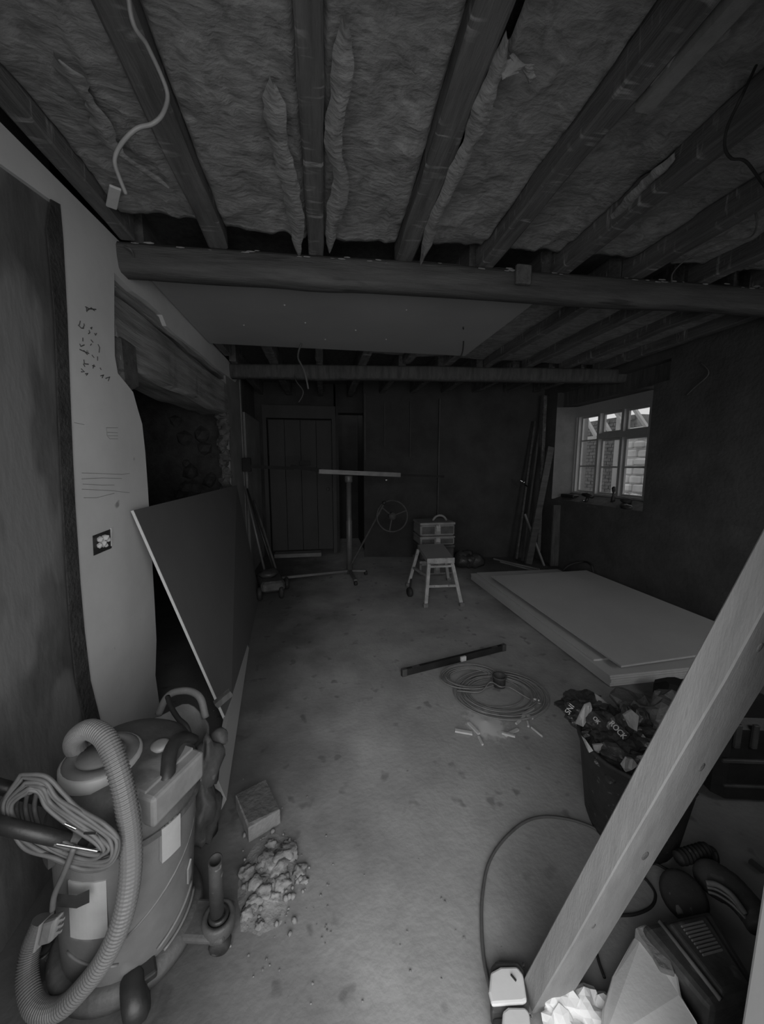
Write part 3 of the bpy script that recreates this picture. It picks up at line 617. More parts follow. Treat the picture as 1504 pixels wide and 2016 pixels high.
# wound mains lead
lead = MB()
base = [(48, 1536), (88, 1540), (112, 1572), (150, 1602), (196, 1632), (222, 1660), (214, 1692), (170, 1700), (110, 1682), (60, 1658), (24, 1622), (14, 1580)]
nb_ = len(base)
for k in range(12):
    off = (k % 6) * 7.5 - 26; loop = []
    for i_ in range(nb_):
        (x0, y0), (x, y), (x1, y1) = base[i_ - 1], base[i_], base[(i_ + 1) % nb_]
        tx, ty = x1 - x0, y1 - y0; q_ = math.hypot(tx, ty); w_ = .45 if x < 40 else 1.0
        loop.append(pt(x + ty / q_ * off * w_ + random.uniform(-4, 4), y - tx / q_ * off * w_ + random.uniform(-4, 4), .85 + .016 * (k // 6) + random.uniform(-.004, .004)))
    loop = spline(loop + [loop[0]], 8)[:-1]; lead.tube(loop, .0048, 6, closed=True)
for k in range(4):
    lead.tube(spline([pt(20 + 18 * k, 1552, .90), pt(14 + 18 * k, 1590, .91), pt(22 + 18 * k, 1625, .89), pt(40 + 16 * k, 1650, .87)], 6), .0052, 6)
lead.tube(spline([pt(146, 1668, 0.825), pt(128, 1715, 0.836), pt(108, 1760, 0.859), pt(103, 1792, 0.881)], 8), .0062, 8)
build(lead, 'mains_lead', 'cable', vac, smooth=True, label='grey mains lead wound in loops on the push handle')
pc = pt(101, 1828, 0.893)
ux = (pt(125, 1815, 0.881) - pt(78, 1830, 0.904)).normalized(); uz = (pt(108, 1790, 0.893) - pt(92, 1860, 0.904)).normalized(); uy = ux.cross(uz)
plug = build(MB().obox(pc, ux * .026, uy * .018, uz * .036), 'mains_plug', 'grey_plastic', vac, bevel=.007)
for k in range(3): build(MB().obox(pc + ux * .034 + uz * (.018 - .018 * k), ux * .010, uy * .003, uz * .004), 'plug_pin', 'vac_light', plug)
build(MB().obox(pc - ux * .030 - uz * .004, ux * .004, uy * .024, uz * .042), 'plug_plate', 'vac_light', plug, bevel=.003)
st = MB(); st.grid(lambda u, v: tuple(pt(112 + 64 * u, 1772 + 26 * (v - .5) + (-14 * max(0, u - .6) * 2.5) + 6 * u, .905 + .01 * u)), 10, 2); build(st, 'hose_strap', 'black', vac, label='black strap round the drum')
build(MB().lathe([(.028, 0), (.028, .16), (.023, .165), (.021, .15), (.021, .0)], pt(92, 1955, 1.107), 18, axis=(.05, -.02, 1)), 'spare_wand', 'black', vac, smooth=True, label='short black tube clipped at the left')
build(MB().tube([pt(80, 1950, 1.085), pt(94, 1957, 1.079), pt(110, 1944, 1.085)], .004, 8), 'wand_rim', 'chrome', vac, smooth=True)

# ================================================================== TRUG BEHIND THE VACUUM
tc_ = V((-.70, 1.53, 0))
trug = empty('flexible_trug', tc_, 'grey flexible trug with a loop handle behind the vacuum cleaner', 'bucket')
def trug_ring(r, z, hump=0): return [tc_ + V((r * cos(a), r * sin(a), z + hump * max(0, cos(2 * (a - R(75)))) ** 3)) for a in [2 * pi * k / 40 for k in range(40)]]
tm = MB(); tm.rings([trug_ring(.12, 0), trug_ring(.15, .12), trug_ring(.185, .29, .02), trug_ring(.19, .345, .045), trug_ring(.181, .345, .045), trug_ring(.165, .20), trug_ring(.13, .02)]); build(tm, 'tub', 'grey_plastic', trug, smooth=True)
for s in (75, 255):
    a0, a1 = R(s - 38), R(s + 38); am = R(s)
    P_ = spline([tc_ + V((.188 * cos(a0), .188 * sin(a0), .355)), tc_ + V((.19 * cos(R(s - 24)), .19 * sin(R(s - 24)), .435)), tc_ + V((.19 * cos(am), .19 * sin(am), .452)), tc_ + V((.19 * cos(R(s + 24)), .19 * sin(R(s + 24)), .435)), tc_ + V((.188 * cos(a1), .188 * sin(a1), .355))], 8)
    hm = MB(); hm.tube(P_, .016, 8); build(hm, 'handle', 'grey_plastic', trug, smooth=True)
thing(MB().tube(spline([pt(330, 1372, 1.52), pt(338, 1394, 1.45), pt(352, 1416, 1.40), pt(368, 1432, 1.38), pt(376, 1462, 1.36)], 6), .010, 8), 'black_lead', 'cable_dark', 'black lead hanging out over the rim of the grey trug', 'cable', smooth=True)
dm = MB(); dm.rock(pt(412, 1500, 1.50), .075, seed=31, sub=3, rough=.5, squash=(.6, .9, 1.4)); dm.rock(pt(400, 1600, 1.47), .09, seed=32, sub=3, rough=.5, squash=(.6, .9, 1.3)); dm.rock(pt(432, 1452, 1.55), .035, seed=33, sub=2, rough=.5)
thing(dm, 'canvas_tool_bag', 'black_dust', 'dark crumpled tool bag between the trug and the batten', 'bag', smooth=True)
thing(MB().beam(pt(455, 1362, 1.80), pt(424, 1388, 1.76), .03, .03), 'short_offcut', 'dark_wood', 'short dark offcut lying across the pale batten by the trug', 'timber')

# ================================================================== BLOCK AND RUBBLE
bc = [at(490, 1660, 2, 0), at(553, 1622, 2, 0)]; e1 = bc[1] - bc[0]; e2 = V((-e1.y, e1.x, 0)).normalized() * .185
blk = empty('concrete_block', (bc[0] + bc[1] + e2) / 2, 'pale rectangular block with a dark top on the floor right of the vacuum cleaner', 'block')
build(MB().prism([bc[0], bc[1], bc[1] + e2, bc[0] + e2], (0, 0, .068)), 'body', 'brick', blk, bevel=.004)
build(MB().prism([bc[0] + e1 * .06 + e2 * .10 + V((0, 0, .067)), bc[1] - e1 * .02 + e2 * .02 + V((0, 0, .067)), bc[1] + e2 * .97 + V((0, 0, .067)), bc[0] + e2 * .98 + e1 * .03 + V((0, 0, .067))], (0, 0, .003)), 'shaded_top', 'brick_shaded', blk)  # darker top plate: shade under low front light put into the colour
GR = 'lumps of broken mortar beside the vacuum cleaner'
lumps = [(560, 1690, .035), (548, 1714, .030), (590, 1716, .020), (575, 1685, .02), (505, 1745, .03), (530, 1700, .032), (520, 1760, .028), (556, 1740, .024), (500, 1780, .022), (490, 1722, .026), (540, 1770, .018), (512, 1822, .013), (535, 1665, .02), (568, 1662, .014), (600, 1735, .012), (488, 1800, .02)]
LL = ['largest pale mortar lump at the top of the heap by the vacuum cleaner', 'second mortar lump, left of the largest one in the heap', 'rounded mortar lump on the right side of the heap', None, 'big mortar lump on the left of the heap nearest the tool holder', 'broad flat mortar lump in the middle of the heap', 'mortar lump at the front of the heap']
small = MB()
for i, (x, y, r) in enumerate(lumps):
    p = at(x, y, 2, 0); k = MB() if i < 7 and LL[i] else small
    k.rock(p + V((0, 0, r * .35)), r, seed=i + 3, sub=3, rough=.7, squash=(1.2, 1, .6), flat=.4)
    if k is not small: thing(k, 'mortar_lump', 'rubble', LL[i], 'rubble', GR, smooth=True)
for i in range(60):
    p = at(random.gauss(540, 32), random.gauss(1735, 40), 2, 0); small.rock(p + V((0, 0, .006)), random.uniform(.004, .012), seed=i, sub=1, rough=.5)
thing(small, 'mortar_crumbs', 'rubble', 'small crumbs and chips among the mortar lumps by the vacuum cleaner', 'rubble', kind='stuff', smooth=True)
hp2 = MB()
def heap(u, v):
    c = at(538, 1725, 2, 0); a = u * 2 * pi; r = v * .17 * (1 + .25 * nz(cos(a) * 2, sin(a) * 2, 4)); x = c.x + r * cos(a) * .62 - .02; y = c.y + r * sin(a) * 1.05
    return (x, y, -.004 + .022 * (1 - v) ** .8 * (1 + .6 * nz(x * 30, y * 30, 2)))
thing(hp2.grid(heap, 40, 10), 'rubble_heap', 'rubble', 'low spread of crumbled mortar under the lumps by the vacuum cleaner', 'rubble', kind='stuff', smooth=True)
gr = MB()
for i in range(110):
    a = random.gauss(0, 1); x, y = (random.uniform(420, 1000), random.uniform(1250, 1990))
    if random.random() < .5: x, y = random.gauss(560, 55), random.gauss(1760, 70)
    p = at(x, y, 2, 0)
    if p.y > .6: gr.rock(p + V((0, 0, .001)), random.uniform(.0015, .0045), seed=i, sub=1, rough=.5, squash=(1, 1, .5))
thing(gr, 'floor_grit', 'rubble', 'scattered crumbs and grit over the concrete floor', 'grit', kind='stuff')

# ================================================================== LEVEL, COIL, OFFCUTS
l0, l1 = at(792, 1333, 2, .0), at(996, 1281, 2, .0); ld = (l1 - l0).normalized(); ln = V((-ld.y, ld.x, 0))
lev = empty('spirit_level', (l0 + l1) / 2, 'long black spirit level lying on the concrete floor', 'spirit level')
build(MB().beam(l0 + ln * .012 + V((0, 0, .026)), l1 + ln * .012 + V((0, 0, .026)), .024, .050), 'rail', 'black', lev)
build(MB().obox(l0 + (l1 - l0) * .55 + V((0, 0, .028)), ld * .022, ln * .014, V((0, 0, .018))), 'vial', 'white', lev)
for t in (.02, .98): build(MB().obox(l0.lerp(l1, t) + ln * .012 + V((0, 0, .026)), ld * .018, ln * .014, V((0, 0, .027))), 'end_cap', 'black_dust', lev)
for t in (.12, .88): build(MB().obox(l0.lerp(l1, t) + ln * .012 + V((0, 0, .052)), ld * .03, ln * .008, V((0, 0, .001))), 'hand_hole', 'black_dust', lev)
coil = MB()
cc = at(980, 1366, 2, 0)
for k in range(11):
    r = .17 + .011 * k; o_ = V((random.uniform(-.02, .02), random.uniform(-.02, .02), 0)); pts = []
    for j_ in range(40):
        a = 2 * pi * j_ / 40; pts.append(cc + o_ + V((r * cos(a) * 1.10, r * sin(a) * .92, .006 + .004 * (k % 4) + .002 * sin(3 * a + k))))
    coil.tube(pts, .0045, 6, closed=True)
c2 = at(925, 1338, 2, 0)
for k in range(6):
    r = .14 + .012 * k; pts = []
    for j_ in range(36):
        a = 2 * pi * j_ / 36; pts.append(c2 + V((r * cos(a) * 1.05 + random.uniform(-.002, .002), r * sin(a) * .75, .016 + .005 * (k % 3) + .003 * sin(2 * a + k))))
    coil.tube(pts, .0045, 6, closed=True)
coil.tube(spline([at(900, 1360, 2, .02), at(945, 1362, 2, .03), at(965, 1343, 2, .05), at(985, 1352, 2, .06), at(1003, 1353, 2, .03), at(1040, 1375, 2, .008), at(1064, 1385, 2, .006), at(1062, 1372, 2, .006), at(1045, 1350, 2, .006), at(1020, 1335, 2, .006)], 8), .0045, 6)
thing(coil, 'cable_coil', 'coil', 'grey extension cable in loose coils on the floor in front of the spirit level', 'cable', smooth=True)
pcx = at(985, 1358, 2, 0)
thing(MB().lathe([(.040, 0), (.040, .058), (.046, .062), (.046, .072), (.038, .072), (.036, .012)], pcx + V((0, .02, .018)), 24), 'plastic_cup', 'black_dust', 'short dark round tub standing inside the cable coil', 'cup', smooth=True)
sd = MB(); sc_ = at(956, 1424, 2, 0)
def saw(u, v):
    a = u * 2 * pi; r = v * .19; return (sc_.x + r * cos(a) * .85, sc_.y + r * sin(a) * 1.05, .0012 + .016 * max(0, 1 - v * 1.5) ** 1.3)
thing(sd.grid(saw, 40, 12), 'sawdust_pile', 'dust', 'low pale pile of sawdust in front of the cable coil', 'sawdust', kind='stuff', smooth=True, origin=(sc_.x, sc_.y, 0))
offs = [((896, 1438), (930, 1444), .020, 'long pale offcut at the left edge of the sawdust'), ((922, 1426), (943, 1448), .016, 'slanting offcut crossing the left side of the sawdust'), ((942, 1450), (950, 1466), .010, 'thin offcut pointing to the camera at left of the sawdust'),
        ((1016, 1425), (1034, 1409), .012, 'offcut lying upright in the picture right of the sawdust'), ((1030, 1408), (1050, 1394), .016, 'offcut touching the front of the cable coil'), ((1034, 1408), (1050, 1414), .014, 'short stub offcut below the cable coil'),
        ((995, 1448), (1020, 1436), .016, 'pale offcut at the right edge of the sawdust'), ((988, 1446), (1014, 1453), .013, 'front offcut of the crossed pair right of the sawdust'), ((1046, 1432), (1068, 1450), .005, 'thin splinter furthest right of the sawdust'), ((1038, 1420), (1040, 1430), .010, 'tiny chip beside the thin splinter'), ((1050, 1376), (1062, 1379), .008, 'small pale chip at the right edge of the cable coil')]
for i, (a, b, w, lab) in enumerate(offs):
    p, q = at(a[0], a[1], 2, .006), at(b[0], b[1], 2, .006); dz = V((0, 0, .010 if i in (1, 7) else 0))
    thing(MB().beam(p + dz, q + dz, w, .010), 'timber_offcut', 'gyp', lab, 'offcut', 'pale offcuts around the sawdust')

# ================================================================== SHEETS ON THE FLOOR
for i in range(6):
    dx, dy = random.uniform(-.004, .004), random.uniform(-.006, .006)
    o = empty('plasterboard_sheet', (2.5, 3.24, i * .0128), ['lowest plasterboard sheet of the floor stack', 'plasterboard sheet second from the bottom of the floor stack', 'plasterboard sheet third from the bottom of the floor stack', 'plasterboard sheet fourth from the bottom of the floor stack', 'plasterboard sheet fifth from the bottom of the floor stack', 'topmost level sheet of the floor stack, under the two shifted sheets'][i], 'board', 'plasterboard sheets stacked on the floor')
    z = .001 + i * .0128
    build(MB().box((1.90 + dx, 2.045 + dy, z), (3.10 + dx, 4.43 + dy, z + .0122)), 'sheet', 'board', o)
    build(MB().box((1.90 + dx, 2.042 + dy, z + .001), (3.10 + dx, 2.045 + dy, z + .0112)), 'cut_edge', 'gyp', o)
o = empty('plasterboard_sheet', (2.55, 3.3, .078), 'plasterboard sheet set back on the floor stack, its bright broken corner showing', 'board', 'plasterboard sheets stacked on the floor')
s_ = [(1.925, 2.235, .0782), (2.10, 2.235, .0782), (2.16, 2.16, .0782), (3.12, 2.16, .0782), (3.13, 4.40, .0782), (1.98, 4.42, .0782)]
build(MB().prism(s_, (0, 0, .0122)), 'sheet', 'board', o)
build(MB().box((1.926, 2.231, .079), (2.10, 2.2352, .0895)), 'cut_edge', 'gyp', o)
o = empty('plasterboard_sheet', (2.6, 3.2, .093), 'top plasterboard sheet, turned and tilted over the floor stack', 'board', 'plasterboard sheets stacked on the floor')
tA, tB, tD, tC = at(1222, 1314, 2, .116), V((3.22, 2.045, .185)), at(967, 1136, 2, .116), V((3.24, 3.99, .175))
build(MB().prism([tA, tB, tC, tD], (0, 0, .0125)), 'sheet', 'board', o)
build(MB().prism([tA + V((0, -.003, .001)), tB + V((0, -.003, .001)), tB + V((0, -.003, .0115)), tA + V((0, -.003, .0115))], (0, .003, 0)), 'cut_edge', 'gyp', o)
thing(MB().box((2.25, 2.5, .0908), (2.32, 3.6, .117)), 'packing_timber', 'dark_wood', 'flat packing strip hidden under the left half of the tilted top sheet', 'timber')
prop_blk = MB().box((3.14, 2.3, .0785 + .013), (3.22, 3.8, .165)); thing(prop_blk, 'packing_timber', 'dark_wood', 'dark packing timber between the stack and the tilted top sheet', 'timber')
brk = MB()
for i in range(10):
    p = at(1000 + random.uniform(0, 40), 1160 + random.uniform(-2, 22), 2, .106); brk.rock(p, random.uniform(.004, .012), seed=i, sub=1, squash=(1.6, 1, .4))
thing(brk, 'plaster_crumbs', 'gyp', 'pale plaster crumbs on the far left of the top sheet', 'crumbs', kind='stuff')

# ================================================================== HOP-UP AND TOOL CASES
hop = empty('hop_up_platform', (1.28, 4.0, 0), 'small pale metal hop-up work platform standing on the floor at the far end', 'step')
A = [V((1.09, 3.70, .5)), V((1.385, 3.695, .5)), V((1.50, 4.40, .5)), V((1.17, 4.42, .5))]
build(MB().prism([p - V((0, 0, .05)) for p in A], (0, 0, .045)), 'platform', 'board_mid', hop)
build(MB().prism([A[0] + V((-.005, -.012, -.055)), A[1] + V((.005, -.012, -.055)), A[1] + V((.005, .006, -.055)), A[0] + V((-.005, .006, -.055))], (0, 0, .058)), 'front_rail', 'alu', hop)
ft = [V((1.05, 3.61, .0)), V((1.44, 3.575, .0)), V((1.60, 4.45, 0)), V((1.02, 4.30, 0))]
tops = [A[0] + V((.015, 0, -.06)), A[1] + V((-.02, 0, -.06)), A[2] + V((0, -.03, -.06)), A[3] + V((0, -.03, -.06))]
for f_, t_ in zip(ft, tops):
    l_ = build(MB().beam(f_, t_, .036, .036, (0, 1, 0)), 'leg', 'alu', hop); build(MB().obox(f_ + V((0, 0, .02)), (.024, 0, 0), (0, .024, 0), (0, 0, .02)), 'foot', 'grey_plastic', l_)
build(MB().beam(ft[0].lerp(tops[0], .48), ft[1].lerp(tops[1], .48), .026, .026), 'rung', 'alu', hop)
build(MB().beam(ft[0].lerp(tops[0], .94), ft[1].lerp(tops[1], .94), .022, .022), 'rung', 'alu', hop)
build(MB().beam(ft[3].lerp(tops[3], .5), ft[0].lerp(tops[0], .72), .026, .026), 'rung', 'alu', hop)
build(MB().lathe([(0, -.02), (.05, -.02), (.055, 0), (.05, .02), (0, .02)], (.955, 3.93, .056), 18, axis=(1, .2, 0)), 'wheel', 'rubber', hop, smooth=True)
build(MB().bar((.955, 3.93, .056), (1.03, 4.18, .12), .012), 'wheel_bracket', 'black_dust', hop)
def case(zb, h_, lab, x0=1.27, x1=1.75, y0=4.66, y1=5.05, handle=False, m='box_grey'):
    o = empty('tool_case', ((x0 + x1) / 2, (y0 + y1) / 2, zb), lab, 'tool case', 'tool cases stacked behind the hop-up')
    cx, cy = (x0 + x1) / 2, (y0 + y1) / 2
    build(MB().rbox((cx, cy, zb + h_ * .42), (x1 - x0) / 2, (y1 - y0) / 2, h_ * .41, 0, .12), 'body', m, o)
    build(MB().rbox((cx, cy, zb + h_ * .9), (x1 - x0) / 2 + .006, (y1 - y0) / 2 + .006, h_ * .09, 0, .2), 'lid', m, o)
    for dx in (-.13, .13): build(MB().rbox((cx + dx, y0 - .006, zb + h_ * .45), .085, .006, h_ * .26, 0, .2), 'front_panel', 'black_dust', o)
    build(MB().rbox((cx, y0 - .012, zb + h_ * .62), .03, .012, h_ * .26, 0, .2), 'latch', 'alu', o)
    if handle:
        build(MB().tube(spline([(cx - .02, cy - .02, zb + h_), (cx + .02, cy - .02, zb + h_ + .05), (cx + .08, cy - .02, zb + h_ + .07), (cx + .14, cy - .02, zb + h_ + .05), (cx + .18, cy - .02, zb + h_)], 6), .016, 8), 'handle', m, o, smooth=True)
case(0, .21, 'bottom tool case of the stack, seen through the legs of the hop-up'); case(.211, .21, 'middle tool case hidden behind the hop-up platform', m='black_dust'); case(.422, .12, 'thin tool case under the top one', m='box_grey'); case(.543, .19, 'top tool case of the stack with a carrying handle', handle=True)
dk = MB()
for i in range(5): dk.rock((2.02 + .10 * (i % 3) - .04, 4.95 + .05 * (i % 2), .11 + .03 * (i % 2)), .12, seed=i + 60, sub=2, rough=.4, squash=(1, .9, .9), flat=.9)
thing(dk, 'dark_sack', 'bag_dark', 'black crumpled sack on the floor right of the hop-up', 'sack', smooth=True)

# ================================================================== PLASTERBOARD LIFT
lf = empty('board_lift', (.34, 4.85, 0), 'plasterboard lift with a central mast and long cross bar near the far door', 'lift')
build(MB().lathe([(.040, .03), (.040, .75), (.034, .76), (.034, 1.28)], (.335, 4.85, 0), 20), 'mast', 'steel', lf, smooth=True)
build(MB().lathe([(.045, 1.27), (.052, 1.28), (.052, 1.35), (.045, 1.36)], (.335, 4.85, 0), 20), 'collar', 'steel', lf, smooth=True)
yb = 4.80
build(MB().beam(at(628, 928, 1, yb), at(788, 935, 1, yb), .055, .055), 'cross_tube', 'steel', lf)
build(MB().beam(at(786, 935, 1, yb), at(874, 938, 1, yb), .03, .03), 'extension_arm', 'matt_black', lf)
build(MB().beam(at(484, 918, 1, yb), at(578, 922, 1, yb), .036, .040), 'extension_arm', 'matt_black', lf)
build(MB().beam(at(572, 918, 1, yb), at(632, 926, 1, yb), .050, .05), 'arm_sleeve', 'matt_black', lf)
build(MB().rbox(at(486, 915, 1, yb), .05, .03, .085, 0, .1), 'end_hook', 'matt_black', lf)
build(MB().rbox(at(600, 912, 1, yb), .07, .03, .03, 0, .1), 'tilt_latch', 'matt_black', lf)
build(MB().rock(at(760, 945, 1, 4.72), .022, sub=2, rough=.05), 'steel_knob', 'chrome', lf, smooth=True, label='bright steel knob under the cross bar')
wc = at(772, 1016, 1, 4.72); wm = MB(); wm.tube([wc + V((.205 * cos(a), .03 * sin(a), .205 * sin(a))) for a in [2 * pi * k / 40 for k in range(40)]], .010, 8, closed=True)
whl = build(wm, 'winch_wheel', 'black_dust', lf, smooth=True)
for a in (20, 140, 260): build(MB().bar(wc, wc + V((.2 * cos(R(a)), 0, .2 * sin(R(a)))), .009), 'spoke', 'black_dust', whl)
build(MB().lathe([(.0, -.03), (.05, -.03), (.05, .03), (0, .03)], wc, 16, axis=(0, 1, 0)), 'winch_drum', 'black_dust', lf, smooth=True)
build(MB().rock(at(756, 990, 1, 4.68), .03, sub=2, rough=.05), 'wheel_grip', 'black', lf, smooth=True)
build(MB().bar(at(756, 992, 1, 4.72), at(692, 1110, 1, 4.80), .014), 'brace', 'black_dust', lf)
for (x, y) in ((548, 1141), (700, 1146), (720, 1126)):
    e = at(x, y, 2, .05); leg = build(MB().beam((.335, 4.85, .07), e + V((0, 0, .02)), .035, .03), 'leg', 'steel', lf); build(MB().lathe([(0, -.015), (.03, -.015), (.03, .015), (0, .015)], e + V((0, 0, -.012)), 14, axis=(1, .3, 0)), 'castor', 'rubber', leg, smooth=True)

# ================================================================== TOOLS AT FAR LEFT
for i, (a, b, r, m_, lab) in enumerate([((486, 962, 4.75), (545, 1142, 4.45), .013, 'black', 'black pole leaning at far left, nearest the camera of the three'), ((482, 958, 4.72), (522, 1128, 4.5), .014, 'steel', 'dull metal pole leaning against the wall left of the far door'), ((500, 985, 4.95), (552, 1150, 4.6), .015, 'dark_wood', 'dark wooden handle leaning beside the far door')]):
    p = at(a[0], a[1], 1, a[2]); q = at(b[0], b[1], 1, b[2]); q.z = max(q.z, .02)
    thing(MB().bar(p, q, r), 'tool_pole', m_, lab, 'pole', smooth=True)
tk = V((-.58, 4.22, 0)); trl = empty('wheeled_dolly', tk, 'low dark wheeled dolly on the floor by the end of the leaning plasterboard', 'trolley')
build(MB().rbox(tk + V((-.04, .04, .15)), .13, .20, .06, R(15), .2), 'deck', 'black_dust', trl); build(MB().rock(tk + V((-.06, .06, .25)), .09, seed=4, sub=2, rough=.4, squash=(1.2, 1.3, .6)), 'load', 'bag_dark', trl, smooth=True, label='dark crumpled load')
for (dx, dy) in ((.09, -.10), (-.14, -.14), (.12, .2), (-.1, .22)): build(MB().lathe([(0, -.025), (.06, -.025), (.075, -.01), (.075, .01), (.06, .025), (0, .025)], tk + V((dx, dy, .077)), 18, axis=(1, .15, 0)), 'wheel', 'rubber', trl, smooth=True)

# ================================================================== TIMBER IN THE FAR RIGHT CORNER
def lean(name, p, q, w, h_, m_, lab, grp=None): thing(MB().beam(p, q, w, h_, (0, 1, 0)), name, m_, lab, 'timber', grp)
lean('leaning_batten', at(1016, 1100, 1, 5.12), at(1052, 830, 1, 5.30), .03, .04, 'beam_wood', 'slim batten leaning in the far right corner, leftmost of the lengths')
lean('leaning_batten', at(1028, 1104, 1, 5.1), at(1062, 840, 1, 5.3), .03, .03, 'dark_wood', 'thin dark batten between the slim batten and the wide plank in the far right corner')
lean('leaning_plank', at(1040, 1110, 1, 4.85), at(1084, 880, 1, 5.02), .10, .035, 'beam_wood', 'wide plank leaning in the far right corner beside the window')
lean('leaning_plank', at(1060, 1085, 1, 5.05), at(1073, 779, 1, 5.18), .05, .03, 'old_wood', 'tall upright strip reaching the ceiling in the far right corner')
lean('leaning_batten', at(1071, 1114, 1, 4.9), at(1033, 1012, 1, 5.15), .025, .03, 'new_wood', 'pale batten crossing the others diagonally in the far right corner')
lean('leaning_plank', at(1090, 1114, 1, 4.75), V((3.345, 4.80, .92)), .12, .03, 'dark_wood', 'dark plank leaning against the wall under the window')
thing(MB().rock(at(1031, 950, 1, 5.05), .02, seed=2, sub=2, rough=.3).bar(at(1024, 945, 1, 5.05), at(1038, 958, 1, 5.1), .012), 'steel_clamp', 'chrome', 'small bright clamp on the leftmost batten in the far corner', 'clamp', smooth=True)
for i, (a, b, lab) in enumerate([((972, 1100), (1062, 1121), 'upper pale length of trim lying on the floor beyond the sheet stack'), ((985, 1106), (1052, 1123), 'lower pale length of trim lying on the floor beyond the sheet stack')]):
    thing(MB().beam(at(a[0], a[1], 2, .012), at(b[0], b[1], 2, .012), .02, .02), 'trim_length', 'plaster_mid', lab, 'timber')
cable([at(1105, 1126, 1, 4.35), at(1122, 1112, 1, 4.3), at(1150, 1106, 1, 4.2), at(1164, 1113, 1, 3.98), at(1168, 1127, 1, 3.95)], .012, 'pipe_loop', 'rubber', 'dark pipe loop beyond the far edge of the sheet stack')
cable([at(1268, 1170, 1, 3.35), at(1310, 1170, 1, 3.2), at(1350, 1174, 1, 3.05), at(1385, 1184, 1, 2.9), at(1405, 1192, 1, 2.8), at(1440, 1215, 1, 2.65)], .010, 'pipe_length', 'alu', 'pale thin pipe bending along the foot of the right wall')
lean('pipe_stub', at(1407, 1190, 1, 2.70), at(1440, 1090, 1, 2.68), .020, .016, 'grey_plastic', 'thin stake leaning on the right wall above the pale pipe')

# ================================================================== WINDOW SILL THINGS
zs = 1.07
thing(MB().rbox((3.52, 4.78, 1.055), .05, .13, .022, R(4), .2), 'tool_tray', 'black', 'flat black tray at the far end of the window sill', 'tray')
dr_ = empty('cordless_drill', (3.50, 4.38, 1.03), 'dark cordless drill lying on the window sill', 'drill')
build(MB().tube([(3.50, 4.48, 1.10), (3.50, 4.40, 1.10), (3.50, 4.30, 1.08)], [.022, .032, .024], 12), 'body', 'black', dr_, smooth=True); build(MB().tube([(3.50, 4.38, 1.09), (3.46, 4.36, 1.01)], [.018, .02], 10), 'grip', 'black', dr_, smooth=True)
build(MB().rock((3.43, 4.37, 1.025), .013, sub=2, rough=.1), 'chuck', 'chrome', dr_, smooth=True, label='bright steel chuck')
thing(MB().lathe([(.026, 0), (.022, .03), (.014, .07), (.012, .11), (.020, .14), (.024, .165), (.015, .185), (0, .19)], (3.56, 4.02, 1.045), 14), 'foam_gun', 'black', 'upright dark nozzle bottle standing on the window sill', 'bottle', smooth=True)
thing(MB().rock((3.55, 3.80, 1.075), .05, seed=8, sub=2, rough=.4, squash=(.8, 1.5, .8), flat=.7), 'work_gloves', 'black_dust', 'crumpled dark gloves at the near end of the window sill', 'gloves', smooth=True)
thing(MB().rock((3.44, 3.68, 1.02), .05, seed=12, sub=2, rough=.4, squash=(.7, 1.6, .7), flat=.7), 'dust_rag', 'bag_dark', 'dark rag hanging over the near edge of the window sill', 'rag', smooth=True)

# ================================================================== TIMBER PROP
pb, ptp = V((.585, .766, .02)), V((.876, .372, 1.9)); u_ = (ptp - pb).normalized()
wdir = V((cos(R(2)), sin(R(2)), 0)); wdir = (wdir - u_ * wdir.dot(u_)).normalized(); ndir = u_.cross(wdir)
prop = MB(); prs = []
for i in range(13):
    t = i / 12; c = pb.lerp(ptp, t); e = .0025 * nz(t * 8, 3, 1)
    a, b = wdir * (.054 + e), ndir * (.028 - e)
    prs.append([c - a * .96 - b, c + a * .96 - b, c + a - b * .9, c + a + b * .9, c + a * .96 + b, c - a * .96 + b, c - a + b * .9, c - a - b * .9])
prop.rings(prs)
tprop = thing(prop, 'timber_prop', 'new_wood', 'long pale sawn timber leaning diagonally in the right foreground', 'timber')
for t, o_, r_ in ((.33, .012, .014), (.20, -.02, .010), (.47, .02, .012), (.62, -.015, .011)):
    c = pb.lerp(ptp, t) - ndir * .0268 + wdir * o_; kn = MB(); rs = []
    for k, q_ in ((1.0, 0), (.9, .0022), (.5, .0028)):
        rs.append([c - ndir * q_ + (wdir * cos(a) * .55 + u_ * sin(a)) * r_ * k for a in [2 * pi * j_ / 14 for j_ in range(14)]])
    build(kn.rings(rs), 'knot', 'old_wood', tprop, smooth=True)
# ================================================================== TUB OF RUBBISH
tb = V((1.235, 1.17, 0)); tub = empty('rubble_tub', tb, 'black rubber builder tub stuffed with empty bags behind the leaning timber', 'bucket')
build(MB().lathe([(.0, 0), (.15, 0), (.165, .04), (.205, .36), (.215, .37), (.215, .385), (.203, .385), (.195, .36), (.155, .03), (0, .025)], tb, 36), 'tub', 'rubber', tub, smooth=True)
build(MB().tube(spline([tb + V((.215 * cos(R(a)), .215 * sin(R(a)), .36 - .05 * (1 - ((a - 255) / 25) ** 2))) for a in (230, 242, 255, 268, 280)], 6), .010, 8), 'handle', 'rubber', tub, smooth=True)
def crumple(c, r, seed, m_, lab, sq=(1, 1, 1), name='crumpled_bag'):
    o = thing(MB().rock(c, r, seed=seed, sub=4, rough=.75, squash=sq, freq=1.5), name, m_, lab, 'bag', 'empty bags stuffed in the builder tub'); return o
def fold(pts, m_, lab, w=.03, th=.004):
    P = [V(p) for p in pts]; mb = MB(); n = len(P)
    mb.prism(P, (0.002, .004, .003)); return mb
b1_ = crumple(pt(1150, 1395, 1.68), .085, 3, 'bag_dark', 'dark printed bag hanging over the left side of the tub', (1.1, 1, .55))
